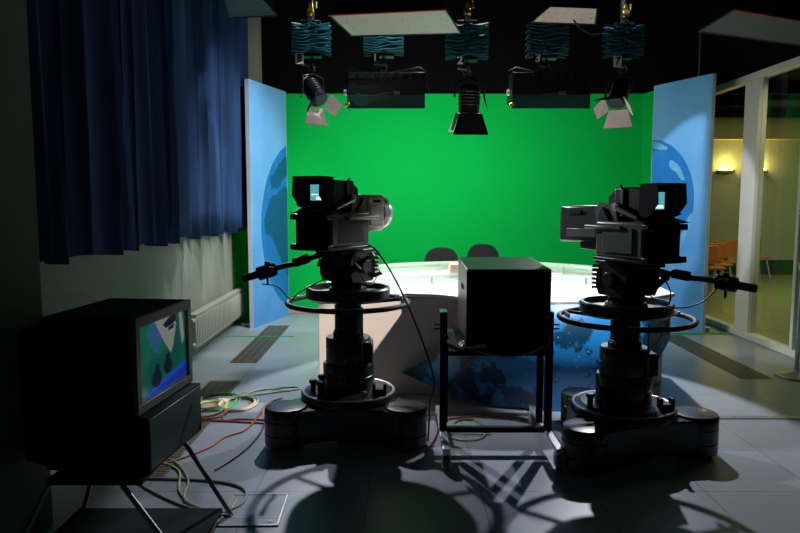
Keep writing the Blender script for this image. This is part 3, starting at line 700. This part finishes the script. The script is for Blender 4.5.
# ------------------------------------------------------------------ cart with the boxy monitor
t = thing('equipment_cart', 'black wheeled equipment cart with high posts, between the two pedestals', 'cart', (.592, 4.11, 0))
for sx in (-1, 1):
    x = sx * .325
    MB().box(x - .022, x + .022, -.02, .02, .12, .865).build('front_post', 'matte_black', t, bevel=.003)
    MB().box(x - .02 - sx * .02, x + .02 - sx * .02, .15, .18, .12, .70).build('rear_post', 'matte_black', t, bevel=.003)
    MB().box(x - .022, x + .022, -.34, .50, .105, .13).build('foot_bar', 'pale_metal', t, bevel=.004)
    for y in (-.31, .46):
        c = MB().box(x - .02, x + .02, y - .03, y + .03, .090, .105); c.box(x - .026, x - .020, y - .035, y + .025, .03, .095); c.box(x + .020, x + .026, y - .035, y + .025, .03, .095)
        cf = c.build('caster_fork', 'pale_metal', t, bevel=.002)
        MB().cyl((x - .017, y - .012, .049), (x + .017, y - .012, .049), .049, n=28).build('caster_wheel', 'wheel_grey', cf, bevel=.006)
    for z in (.79, .765):
        MB().cyl((x + sx * .02, 0, z), (x + sx * .06, 0, z), .005, n=8).build('cable_peg', 'black', t)
    MB().box(x - .022, x + .022, -.02, .10, .865, .872).build('post_top_reflection', 'c_green', t, bevel=.001)  # thin green piece paints the light reflected on the post tops
MB().box(-.305, .305, -.02, .02, .115, .15).build('lower_rail', 'matte_black', t, bevel=.003)
MB().box(-.305, .305, -.02, .02, .60, .655).build('upper_rail', 'matte_black', t, bevel=.003)
MB().box(-.305, .305, -.22, .48, .655, .675).build('shelf', 'matte_black', t, bevel=.003)
t = thing('boxy_monitor', 'black boxy studio monitor seen from behind on the wheeled cart', 'monitor', (.63, 3.92, .675), 0)
b = MB().hexa([(-.243, 0, .0), (.25, 0, 0), (.245, .62, 0), (-.24, .62, 0)], [(-.243, 0, .475), (.25, 0, .475), (.245, .62, .495), (-.24, .62, .495)])
b.build('cabinet', 'black', t, bevel=.006)
b = MB()
for k in range(14): b.box(-.17 + k * .022, -.158 + k * .022, -.003, 0, .33, .43)
b.build('vent_slots', 'matte_black', t, smooth=0)
b = MB().box(-.20, .20, -.006, 0, .03, .26); b.build('rear_panel', 'matte_black', t, bevel=.002)
for k in range(5): MB().cyl((-.12 + k * .05, -.006, .11), (-.12 + k * .05, -.02, .11), .009, n=14).build('socket', 'charcoal', t)
MB().box(-.247, -.243, .2, .32, .33, .36).build('carry_handle', 'matte_black', t, bevel=.001)
MB().box(.245, .25, .2, .32, .33, .36).build('carry_handle', 'matte_black', t, bevel=.001)
MB().box(-.21, .21, .621, .626, .05, .45).build('picture_tube', 'glass_dark', t, bevel=.002)
o = MB()
for k in range(5):
    o.tube([Vector(p) + Vector((-.012, -.10, 0)) for p in spline([(.33 + .012 * k, 4.20, .80 - .01 * k), (.36 + .012 * k, 4.14, .70), (.395, 4.03 - .01 * k, .686 + .003 * k), (.43 + .02 * k, 3.985, .70), (.50, 3.985 - .003 * k, .72)], 8)], .004, 6)
o = o.build('cable_bundle', 'c_pale'); tag(o, 'bundle of pale thin cables drooping beside the boxy monitor on the cart', 'cables')
o = MB().tube(spline([(.40, 3.87, .69), (.56, 3.86, .655), (.72, 3.86, .66), (.84, 3.87, .71)], 8), .005, 6).build('cable', 'c_grey'); tag(o, 'grey cable sagging under the rear face of the boxy monitor', 'cable')

# ------------------------------------------------------------------ large monitor front left, facing right
SX = -1.09; Y0 = 2.78; Y1 = 3.35
t = thing('large_monitor', 'large black studio monitor front left, its lit screen turned right', 'monitor', (SX, (Y0 + Y1) / 2, .44), -.10)
h0 = Y0 - (Y0 + Y1) / 2; h1 = -h0
b = MB().box(-.40, 0, h0, h1, .20, .62); b.build('cabinet', 'matte_black', t, bevel=.008)
b = MB().hexa([(-.53, h0 + .05, -.03), (-.40, h0 + .01, -.04), (-.40, h1 - .01, -.04), (-.53, h1 - .05, -.03)], [(-.53, h0 + .05, .55), (-.40, h0 + .01, .60), (-.40, h1 - .01, .60), (-.53, h1 - .05, .55)]); b.build('rear_cabinet', 'matte_black', t, bevel=.008)
b = MB().box(-.40, .06, h0, h1, -.045, .198); b.build('control_unit', 'matte_black', t, bevel=.004)
MB().box(.06, .064, h0 + .012, h1 - .012, -.033, .188).build('control_panel', mat('dark_green_panel', (.03, .055, .045), .4), t, bevel=.002)
fr = MB(); 
fr.box(0, .022, h0, h1, .575, .62); fr.box(0, .022, h0, h1, .205, .245); fr.box(0, .022, h0, h0 + .04, .245, .575); fr.box(0, .022, h1 - .04, h1, .245, .575)
fr.build('screen_frame', 'cam_side', t, bevel=.003)
# the picture on the tube
def quadmesh(b, pts, x): # pts in screen s(0..1 near to far), t(0..1 up)
    n_ = len(pts); q = [(x, h0 + .04 + s_ * (h1 - h0 - .08), .245 + tt * .33) for s_, tt in pts]
    b.add(q, [tuple(range(n_))])
def screen_mat():
    m = bpy.data.materials.new('screen_green_gradient'); m.use_nodes = True; nt = m.node_tree; p = nt.nodes['Principled BSDF']
    p.inputs['Base Color'].default_value = (.01, .02, .02, 1); p.inputs['Roughness'].default_value = .12
    tc = nt.nodes.new('ShaderNodeTexCoord'); n_ = nt.nodes.new('ShaderNodeTexNoise'); n_.inputs['Scale'].default_value = 4; n_.inputs['Detail'].default_value = 1
    r = nt.nodes.new('ShaderNodeValToRGB'); r.color_ramp.elements[0].position = .35; r.color_ramp.elements[1].position = .65
    r.color_ramp.elements[0].color = (.005, .10, .075, 1); r.color_ramp.elements[1].color = (.015, .23, .12, 1)
    nt.links.new(tc.outputs['Object'], n_.inputs['Vector']); nt.links.new(n_.outputs['Fac'], r.inputs[0]); nt.links.new(r.outputs[0], p.inputs['Emission Color'])
    p.inputs['Emission Strength'].default_value = .45; return m
mats = [screen_mat(), emis('picture_white', (.42, .46, .40), .34), emis('picture_blue', (.01, .06, .70), .55), emis('picture_pale_blue', (.04, .14, .32), .42), emis('picture_dark', (.002, .006, .012), 1), emis('picture_desk', (.01, .05, .32), .45)]
b = MB(); quadmesh(b, [(0, 0), (1, 0), (1, 1), (0, 1)], .004)
b.cur = 3; quadmesh(b, [(.18, .88), (.33, 1.0), (.52, .98), (.46, .70), (.40, .52), (.28, .62)], .005)
b.cur = 1; quadmesh(b, [(.33, 1.0), (.62, 1.0), (.80, .86), (.72, .58), (.66, .46), (.52, .66), (.42, .84)], .006); quadmesh(b, [(.86, 1.0), (.93, 1), (.97, .6), (.92, .5), (.88, .7)], .006)
b.cur = 4; quadmesh(b, [(.50, .90), (.62, .97), (.80, .99), (.78, .90), (.70, .86), (.56, .84)], .007); quadmesh(b, [(.62, .84), (.76, .86), (.72, .80), (.60, .79)], .007)
b.cur = 5; quadmesh(b, [(.10, 0), (.95, 0), (1.0, .02), (1.0, .20), (.80, .14), (.42, .10), (.20, .06)], .006)
b.cur = 2; quadmesh(b, [(.12, .02), (.60, .10), (.98, .18), (1, .24), (.62, .17), (.20, .08)], .007)
b.cur = 4
for cx, cy, rx, ry in ((.34, .21, .10, .12), (.36, .35, .045, .055), (.58, .30, .09, .11), (.58, .43, .045, .055)):
    quadmesh(b, [(cx + rx * math.cos(2 * PI * i / 16), cy + ry * math.sin(2 * PI * i / 16)) for i in range(16)], .008)
b.build('lit_screen', mats, t, smooth=0)
MB().cyl((-.53, -.2, .12), (-.60, -.2, .12), .012, n=12).build('rear_plug', 'dull_steel', t); MB().cyl((-.53, -.1, .12), (-.58, -.1, .12), .012, n=12).build('rear_plug', 'dull_steel', t)
# stand
t = thing('monitor_stand', 'low black stand with splayed steel legs under the large front left monitor', 'stand', (-1.27, 2.96, 0))
b = MB().box(-.20, .20, -.24, .24, .37, .394); b.build('top_frame', 'matte_black', t, bevel=.004)
for (xa, ya), (xb, yb) in (((.12, -.25), (.42, -.30)), ((.22, .25), (.44, .26)), ((-.18, -.25), (-.36, -.28)), ((-.18, .25), (-.30, .26))):
    MB().cyl((xa, ya, .38), (xb, yb, 0), .012, n=14).build('leg', 'dull_steel', t)
b = MB().box(-.30, .40, -.27, .24, .03, .05); b.build('lower_shelf', 'matte_black', t, bevel=.004)

# ------------------------------------------------------------------ cables on the floor
def cable(pts, r, m_, label, sub=8, z=None):
    o = MB().tube(spline(pts, sub), r, 8).build('cable', m_); return tag(o, label, 'cable')
def coil(cx, cy, rx, ry, turns, r, m_, label, seed, tail=None):
    random.seed(seed); pts = []
    k = int(turns * 14)
    for i in range(k):
        a = 2 * PI * i / 14; w_ = 1 + .10 * math.sin(a * .37 + seed) + random.uniform(-.015, .015)
        pts.append((cx + rx * w_ * math.cos(a), cy + ry * w_ * math.sin(a), r + .004 * (i // 14) + .003 * (i % 2)))
    if tail: pts += tail
    o = MB().tube(spline(pts, 3), r, 7).build('coiled_cable', m_); return tag(o, label, 'cable', 'coiled floor cables')
G = lambda u, v, z=.007: ground(u, v, z)
c0 = G(238, 404); coil(c0.x, c0.y, .13, .17, 3.4, .007, 'c_pale', 'pale cable wound in a small coil left of the left pedestal', 3, [G(262, 394), G(285, 391), G(300, 389)])
c0 = G(216, 402); coil(c0.x, c0.y, .16, .22, 3.2, .006, 'c_green', 'green cable coil between the large monitor and the left pedestal', 5, [G(250, 392), G(275, 388), G(298, 387)])
c0 = G(207, 409); coil(c0.x, c0.y, .13, .2, 2.3, .007, 'c_yellow', 'yellow cable loosely coiled over the floor behind the large monitor', 8, [G(236, 398), G(262, 389), G(290, 391)])
c0 = G(212, 413); coil(c0.x, c0.y, .10, .14, 2.2, .006, 'c_red', 'red cable coiled small behind the large monitor screen', 9, [G(222, 420), G(240, 419), G(266, 420)])
cable([G(140, 425), G(180, 420), G(222, 421), G(262, 423), G(285, 424)], .006, 'c_red', 'red cable running straight along the floor to the left pedestal')
cable([G(163, 464), G(185, 457), G(210, 447), G(225, 437), G(248, 428), G(268, 404), G(282, 398)], .006, 'c_red', 'red cable bending diagonally over the floor behind the large monitor')
cable([G(150, 455), G(175, 462), G(188, 480), G(185, 500), G(215, 512), G(240, 505), G(246, 492), G(232, 484), G(200, 480), G(172, 479), G(140, 478)], .0075, 'c_grey', 'grey green cable looping round behind the stand of the large monitor')
cable([G(152, 460), G(178, 470), G(180, 492), G(200, 508), G(226, 512), G(236, 500)], .0065, 'c_yellow', 'olive cable curving in under the large monitor stand')
cable([G(120, 470), G(150, 490), G(185, 506), G(215, 514), G(232, 516)], .0065, 'c_pale', 'pale cable swinging forward to the right foot of the monitor stand')
cable([G(215, 470), G(245, 450), G(262, 430), G(266, 412, .02)], .006, 'c_black', 'black cable rising to the left lobe of the left pedestal')
# camera cable of the left camera
cable([at(366, 244, 4.45), at(376, 250, 4.3), at(390, 270, 4.2), at(404, 297, 4.12), at(420, 335, 4.1), at(431, 368, 4.08), at(434, 388, 4.05), at(430, 402, 4.12), G(428, 440), G(424, 446)], .006, 'c_black', 'black camera cable arching from the left camera down to the floor by the cart')
cable([G(427, 452), G(436, 436), G(440, 424), G(455, 418), G(500, 416, .012), G(540, 421), G(575, 420)], .006, 'c_red', 'thin red brown cable along the foot of the blue desk front')
c0 = G(465, 434); coil(c0.x, c0.y, .12, .12, 1.6, .005, 'c_pale', 'pale cable looped on the floor below the wheeled cart', 11, [G(490, 434), G(480, 430)])
c0 = G(468, 424); coil(c0.x, c0.y, .09, .10, 1.4, .005, 'c_green', 'green cable looped on the floor behind the cart rail', 12)
cable([at(632, 250, 4.1) , at(668, 285, 3.98), at(668, 310, 3.98), at(667, 328, 4.0)], .004, 'c_black', 'thin black cable dropping from the right camera to its steering ring')
cable([at(640, 284, 4.02), at(658, 302, 3.90), at(680, 308, 3.82), at(702, 302, 3.80), at(716, 289, 3.84)], .004, 'c_black', 'thin black cable sagging from the right camera head to its pan bar')
cable([at(262, 284, 4.2), at(278, 287, 4.2), at(290, 299, 4.25), at(300, 292, 4.3), at(322, 280, 4.42)], .004, 'c_black', 'thin black cable from the left pan bar control to the camera head')
cable([at(668, 326, 4.05), at(655, 345, 4.0), at(640, 362, 4.02), at(628, 372, 4.05)], .0035, 'c_pale', 'thin pale cable below the steering ring of the right pedestal')

# ------------------------------------------------------------------ lighting grid
GY = 6.5
def sx(u, Y=GY): return (u - 400) / F * Y
def hz(v, Y=GY): return at(400, v, Y).z
def hoist(u, u0, u1, v0, v1, num, plate, label):
    t = thing('scissor_hoist', label, 'lamp hoist', (sx(u), GY, 0), 0, 'numbered scissor hoists')
    z0, z1 = hz(v1), hz(v0); w_ = (u1 - u0) / 2 / F * GY
    n_ = 5; hstep = (z1 - z0) / n_
    b = MB()
    for y in (-.05, .05):
        for k in range(n_):
            za, zb_ = z0 + k * hstep, z0 + (k + 1) * hstep
            for s_ in (-1, 1):
                P0 = Vector((-s_ * w_, y + s_ * .008, za)); P1 = Vector((s_ * w_, y + s_ * .008, zb_)); b.tube([P0, (P0 + P1) / 2, P1], .013, 6)
    b.build('scissor_arms', 'teal', t)
    b = MB()
    for k in range(9):
        zz = z0 + (z1 - z0) * (k + .5) / 9; ph = k * 1.7 + u
        b.tube(spline([(-w_ * .98, -.085, zz + .012 * math.sin(ph)), (-w_ * .4, -.10, zz - .018), (0, -.095, zz + .012 * math.cos(ph)), (w_ * .45, -.10, zz - .015 * math.sin(ph)), (w_ * .98, -.085, zz + .01)], 5), .009, 6)
    b.build('sagging_cables', 'teal', t)
    MB().box(-w_ * .5, w_ * .5, -.06, .06, z0 - .03, z0 - .005).build('lower_bracket', 'black', t, bevel=.004)
    b = MB().cyl((0, 0, z1), (0, 0, TOP - .15), .03, n=14); b.build('suspension_tube', 'black', t)
    MB().box(-w_ * .5, w_ * .5, -.06, .06, z1, z1 + .03).build('upper_bracket', 'black', t, bevel=.004)
    b = MB().cyl((-.03, -.05, z1 + .10), (.03, -.05, z1 + .10), .035, n=16); b.box(-.02, .02, -.05, .0, z1 + .05, z1 + .19); b.cyl((.05, -.04, z1 + .14), (.05, -.04, z1 + .2), .012, n=10); b.build('brass_clamp', 'brass', t, bevel=.004)
    MB().cyl((-.005, -.06, z1 + .03), (-.005, -.09, z1 + .03), .022, n=16).build('end_bolt', 'steel', t)
    # clamp below
    zl = z0 - .03
    b = MB().cyl((0, 0, zl - .15), (0, 0, zl), .014, n=12); b.cyl((-.05, -.03, zl - .09), (.05, -.03, zl - .09), .010, n=10); b.box(-.03, .03, -.03, .03, zl - .12, zl - .07)
    b.build('lamp_spigot', 'black', t, bevel=.003)
    b = MB().cyl((-.085, -.05, zl - .075), (.0, -.05, zl - .085), .009, n=8); b.cyl((.01, -.05, zl - .06), (.03, -.05, zl - .11), .007, n=8); b.build('locking_lever', 'steel', t)
    nu, nv = num[1]; X = sx(nu) - sx(u); Z = hz(nv)
    if plate:
        pl = MB().box(X - .038, X + .038, -.075, -.071, Z - .05, Z + .05).build('number_plate', 'tag', t)
        text_mesh('number', num[0], .095, 'matte_black', pl, (X, -.077, Z), (PI / 2, 0, 0), .003)
        MB().box(X - .006, X + .03, -.072, -.04, Z - .02, Z).build('plate_clip', 'dull_steel', t)
    else:
        pl = MB().box(X - .04, X + .04, -.075, -.071, Z - .05, Z + .05).build('number_plate', 'matte_black', t)
        text_mesh('number', num[0], .105, 'tag', pl, (X, -.077, Z), (PI / 2, 0, 0), .004)
    return zl - .15
def lbl(n_): return 'teal scissor hoist marked with number ' + n_ + ', holding a lamp over the desk'
zA = hoist(314, 295, 332, 25, 54, ('8', (303, 60)), True, lbl('8'))
zB = hoist(384, 366, 405, 33, 54, ('1', (376, 59)), False, lbl('1'))
zC = hoist(465, 446, 487, 25, 58, ('2', (458, 62)), False, lbl('2'))
zD = hoist(543, 523, 562, 25, 56, ('3', (533, 60)), False, lbl('3'))
zE = hoist(617, 599, 635, 27, 56, ('7', (610, 63)), True, lbl('7'))

def barn_lamp(u, ztop, target, label, inner, size=1.0, body_len=.26, power=0, cone=80):
    """lamp hanging in a yoke; -Z of its frame is the beam"""
    x = sx(u)
    t = thing('barn_door_spotlight', label, 'spotlight', (x, GY, ztop), 0, 'barn door spotlights')
    c = Vector((0, 0, -.16 * size))                       # pivot
    tg = Vector(target) - Vector((x, GY, ztop)) - c
    q = tg.to_track_quat('-Z', 'Y').to_matrix().to_4x4(); mt = Matrix.Translation(c) @ q
    r_ = .085 * size
    # yoke
    ax = (q @ Vector((1, 0, 0, 0))).to_3d(); ax.z = 0; ax.normalize()
    e = ax * (r_ + .04)
    MB().tube([c + e, c + e + Vector((0, 0, .12)), e * .6 + Vector((0, 0, -.02)), Vector((0, 0, 0)), -e * .6 + Vector((0, 0, -.02)), c - e + Vector((0, 0, .12)), c - e], .008, 8).build('yoke', 'black', t)
    bd = MB().lathe([(r_ * .55, .5 * body_len), (r_ * .8, .5 * body_len - .02), (r_, .5 * body_len - .05), (r_, -.5 * body_len), (r_ * 1.06, -.5 * body_len)][::-1], 28, mt).build('lamp_body', 'black', t)
    b = MB()
    for k in range(5): b.lathe([(r_ + .004, -.06 + k * .03), (r_ + .008, -.055 + k * .03), (r_ + .008, -.05 + k * .03), (r_ + .004, -.045 + k * .03)], 28, mt)
    b.build('cooling_fins', 'black', bd)
    MB().lathe([(r_ * .9, -.5 * body_len - .012), (r_ * .9, -.5 * body_len - .004)], 28, mt).build('fresnel_lens', 'glass_dark', bd)
    f = -.5 * body_len - .01
    if power:
        lp = (Matrix.Translation((x, GY, ztop)) @ mt) @ Vector((0, 0, f - .05)); spot('back_light', lp, target, power, (.86, .9, 1), cone, .15, .03)
    s_ = r_ * 1.1
    for k in range(4):
        rk = mt @ Matrix.Rotation(k * PI / 2, 4, 'Z')
        Ld = .17 * size * (1 if k % 2 == 0 else .85); op = R(inner)
        w1 = s_ * (1.0 if k % 2 == 0 else 1.0); w2 = s_ * (1.55 if k % 2 == 0 else .8)
        y1 = s_ + Ld * math.sin(op); z1 = f - Ld * math.cos(op)
        vs = [rk @ Vector(p) for p in ((-w1, s_, f), (w1, s_, f), (w2, y1, z1), (-w2, y1, z1))]
        vs2 = [rk @ Vector(p) for p in ((-w1, s_ + .003, f), (w1, s_ + .003, f), (w2, y1 + .003, z1), (-w2, y1 + .003, z1))]
        b = MB(); b.add(vs + vs2, [(0, 1, 2, 3)]); b.cur = 1; b.add(vs + vs2, [(7, 6, 5, 4), (0, 4, 5, 1), (1, 5, 6, 2), (2, 6, 7, 3), (3, 7, 4, 0)])
        b.build('barn_door', ['door_white', 'black'], t, smooth=0)
    MB().tube(spline([c + e * 1.0, c + e * 1.2 + Vector((0, 0, -.08)), c + e * 1.1 + Vector((0, .02, -.02)), c * .4 + e * .9, Vector((0, .02, 0))], 5), .006, 6).build('power_cord', 'c_black', t)
    return t, mt, f
def barn_lamp_at(*a, **k):
    return barn_lamp(*a, **k)
barn_lamp(315, zA, (.75, 5.0, .2), 'black barn door spotlight under hoist 8, doors lit, aimed forward right', 36, .95, power=250, cone=92)
barn_lamp(615, zE, (.95, 5.0, .1), 'black barn door spotlight under hoist 7, doors lit, aimed forward left', 36, .95, power=300, cone=74)
t, mt, f = barn_lamp(468, zC, (.62, 6.95, 0), 'dark unlit barn door spotlight under hoist 2, pointing straight down', 16, 1.15, .26)

def bank(u, u0, u1, v0, v1, ztop, label):
    x = sx(u); z1, z0 = hz(v0), hz(v1 - 8); w_ = (u1 - u0) / 2 / F * GY; xo = sx((u0 + u1) / 2) - x
    t = thing('fluorescent_bank', label, 'studio light', (x, GY, ztop), 0, 'fluorescent light banks')
    Z = lambda z: z - ztop
    b = MB().hexa([(xo - w_, -.12, Z(z0 + .05)), (xo + w_, -.12, Z(z0 + .05)), (xo + w_, .22, Z(z0 - .0)), (xo - w_, .22, Z(z0 - .0))], [(xo - w_, -.10, Z(z1)), (xo + w_, -.10, Z(z1)), (xo + w_, .10, Z(z1)), (xo - w_, .10, Z(z1))])
    b.build('housing', 'black', t, bevel=.006)
    b = MB().hexa([(xo - w_, -.125, Z(z0 - .075)), (xo + w_, -.125, Z(z0 - .075)), (xo + w_, -.118, Z(z0 - .075)), (xo - w_, -.118, Z(z0 - .075))], [(xo - w_, -.125, Z(z0 + .05)), (xo + w_, -.125, Z(z0 + .05)), (xo + w_, -.118, Z(z0 + .05)), (xo - w_, -.118, Z(z0 + .05))])
    b.build('lower_flap', mat('dark_green_flap', (.008, .05, .035), .5), t)
    for k in range(4):
        y = .18 - k * .0; MB().cyl((xo - w_ * .93, .235, Z(z0 + .03 + k * .055)), (xo + w_ * .93, .235, Z(z0 + .03 + k * .055)), .012, n=10).build('fluorescent_tube', 'tube_lit', t)
    b = MB()
    for k in range(9): b.box(xo - w_ * .95 + k * w_ * .23, xo - w_ * .95 + k * w_ * .23 + .05, -.125, -.105, Z(z1 - .06), Z(z1 - .01))
    b.build('vent_ribs', 'matte_black', t)
    for s_ in (-1, 1):
        MB().tube([(xo + s_ * (w_ + .02), 0, Z((z0 + z1) / 2)), (xo + s_ * (w_ + .02), 0, Z(z1 + .02)), (xo + s_ * (w_ - .05), 0, Z(z1 + .06)), (0, 0, 0)], .008, 8).build('yoke_arm', 'black', t)
    MB().cyl((xo - w_ - .01, -.03, Z(z0 + .08)), (xo - w_ - .035, -.03, Z(z0 + .08)), .028, n=16).build('side_knob', 'tag', t, bevel=.004)
    MB().cyl((xo - w_ + .02, -.11, Z(z0 - .03)), (xo - w_ - .02, -.11, Z(z0 - .05)), .02, n=12).build('cord_plug', 'brass', t, bevel=.003)
    MB().box(xo + w_ * .2, xo + w_ * .36, -.135, -.118, Z(z0 + .05), Z(z0 + .08)).build('rating_plate', 'dull_steel', t)
    MB().tube(spline([(xo - w_ * .8, -.14, Z(z0 + .06)), (xo - w_ * .5, -.15, Z(z0 + .03)), (xo - w_ * .2, -.14, Z(z0 + .05)), (xo + w_ * .1, -.14, Z(z0 + .06)), (xo + w_ * .25, -.13, Z(z0 + .065))], 5), .005, 6).build('power_cord', 'c_black', t)
M['tube_lit'] = mat('lit_tube', (1, 1, 1), .4, emit=(.95, 1, .92), estr=3)
bank(386, 349, 424, 74, 110, zB, 'black fluorescent light bank under hoist 1, above the left camera')
bank(545, 508, 583, 74, 110, zD, 'black fluorescent light bank under hoist 3, above the right part of the green wall')

# large soft light panels hanging nearer to the viewpoint
def soft(corners_px, z, m_, label, edge, thick=.10):
    P_ = []
    for (u, v), zz in zip(corners_px, z):
        g = ground(u, v, zz); P_.append(g)
    c = sum(P_, Vector()) / 4
    t = thing('softlight_panel', label, 'studio light', tuple(c), 0, 'overhead softlights')
    Q = [p - c for p in P_]
    up = Vector((0, 0, 1))
    MB().hexa(Q, [q + up * .008 for q in Q]).build('reflector_face', m_, t, smooth=0)
    big = [q * 1.01 for q in Q]
    MB().hexa([q + up * .008 for q in big], [q * .8 + up * (thick + .06) for q in big]).build('housing', 'black', t, bevel=.006)
    b = MB()
    for i in range(4): b.tube([big[i], (big[i] + big[(i + 1) % 4]) / 2, big[(i + 1) % 4]], .008, 6)
    b.build('rim', 'black', t)
    if edge != 'black': MB().tube([big[0] - up * .004, (big[0] + big[1]) / 2 - up * .004, big[1] - up * .004], .010, 6).build('red_edge', edge, t)
    for i in range(6):
        for j in (.35, .65):
            p = Q[0].lerp(Q[1], (i + .5) / 6).lerp(Q[3].lerp(Q[2], (i + .5) / 6), j); MB().cyl(p - up * .004, p, .006, n=8).build('face_screw', 'dull_steel', t)
    MB().cyl(up * (thick + .05), up * (TOP - .15 - c.z), .022, n=12).build('suspension_tube', 'black', t)
    return t
soft([(329, 14.5), (445, 9), (460, 33), (352, 35.5)], (3.0, 3.0, 3.0, 3.0), 'diffuser', 'large pale green softlight panel hanging top centre left', 'red')
soft([(550.5, 6), (597, 8), (595, 24), (532, 22)], (3.10, 3.10, 3.08, 3.08), 'diffuser_warm', 'small warm white softlight panel hanging above hoist 3', 'black')
sp_ = soft([(736, 9), (822, 24), (822, 48), (699.5, 31.5)], (2.85, 2.85, 2.85, 2.85), 'diffuser_dark', 'dark grey softlight panel with red edge hanging top right', 'red')
soft([(222, -9), (258, -6), (276, 15), (230, 18)], (3.3, 3.3, 3.25, 3.25), 'diffuser_dark', 'dark grey softlight panel hanging top left before the curtain', 'black')
# grid pipes and dark beam
for i, y in enumerate((4.4, 5.6, GY, 7.8)):
    o = MB().cyl((-1.9, y, TOP - .15), (3.8, y, TOP - .15), .03, n=14).build('grid_pipe', 'matte_black')
    tag(o, ['black lighting grid pipe nearest the viewpoint', 'second black lighting grid pipe from the viewpoint', 'black lighting grid pipe carrying the numbered hoists', 'rearmost black lighting grid pipe'][i], 'pipe', 'lighting grid pipes')
c_ = ground(700.5, 32, 2.85) - Vector(sp_.location); q_ = at(700.5, 76, ground(700.5, 32, 2.85).y).z - sp_.location.z
MB().cyl((c_.x, c_.y, q_), (c_.x, c_.y, c_.z + .02), .005, n=8).build('hanging_rod', 'dull_steel', sp_)
# looping cord top right of centre
o = MB().tube(spline([at(571, 0, 6.0), at(570, 10, 6.0), at(578, 26, 6.0), at(592, 34, 6.0), at(606, 32, 6.2)], 6), .007, 6).build('cable', 'c_black'); tag(o, 'black cord looping down in front of the warm softlight panel', 'cable')

# barrier post at the right edge
p = ground(797, 377)
t = thing('barrier_post', 'chrome barrier post on round base at the right edge by the glass', 'barrier post', (p.x, p.y, 0))
MB().lathe([(.17, 0), (.175, .006), (.17, .018), (.10, .03), (.04, .045), (.03, .05)], 40).build('base', 'dull_steel', t)
MB().cyl((.0, 0, .04), (.0, 0, .95), .025, n=20).build('post', 'chrome', t)
MB().lathe([(.03, .95), (.038, .96), (.038, 1.0), (.02, 1.01)], 24).build('cap', 'chrome', t)
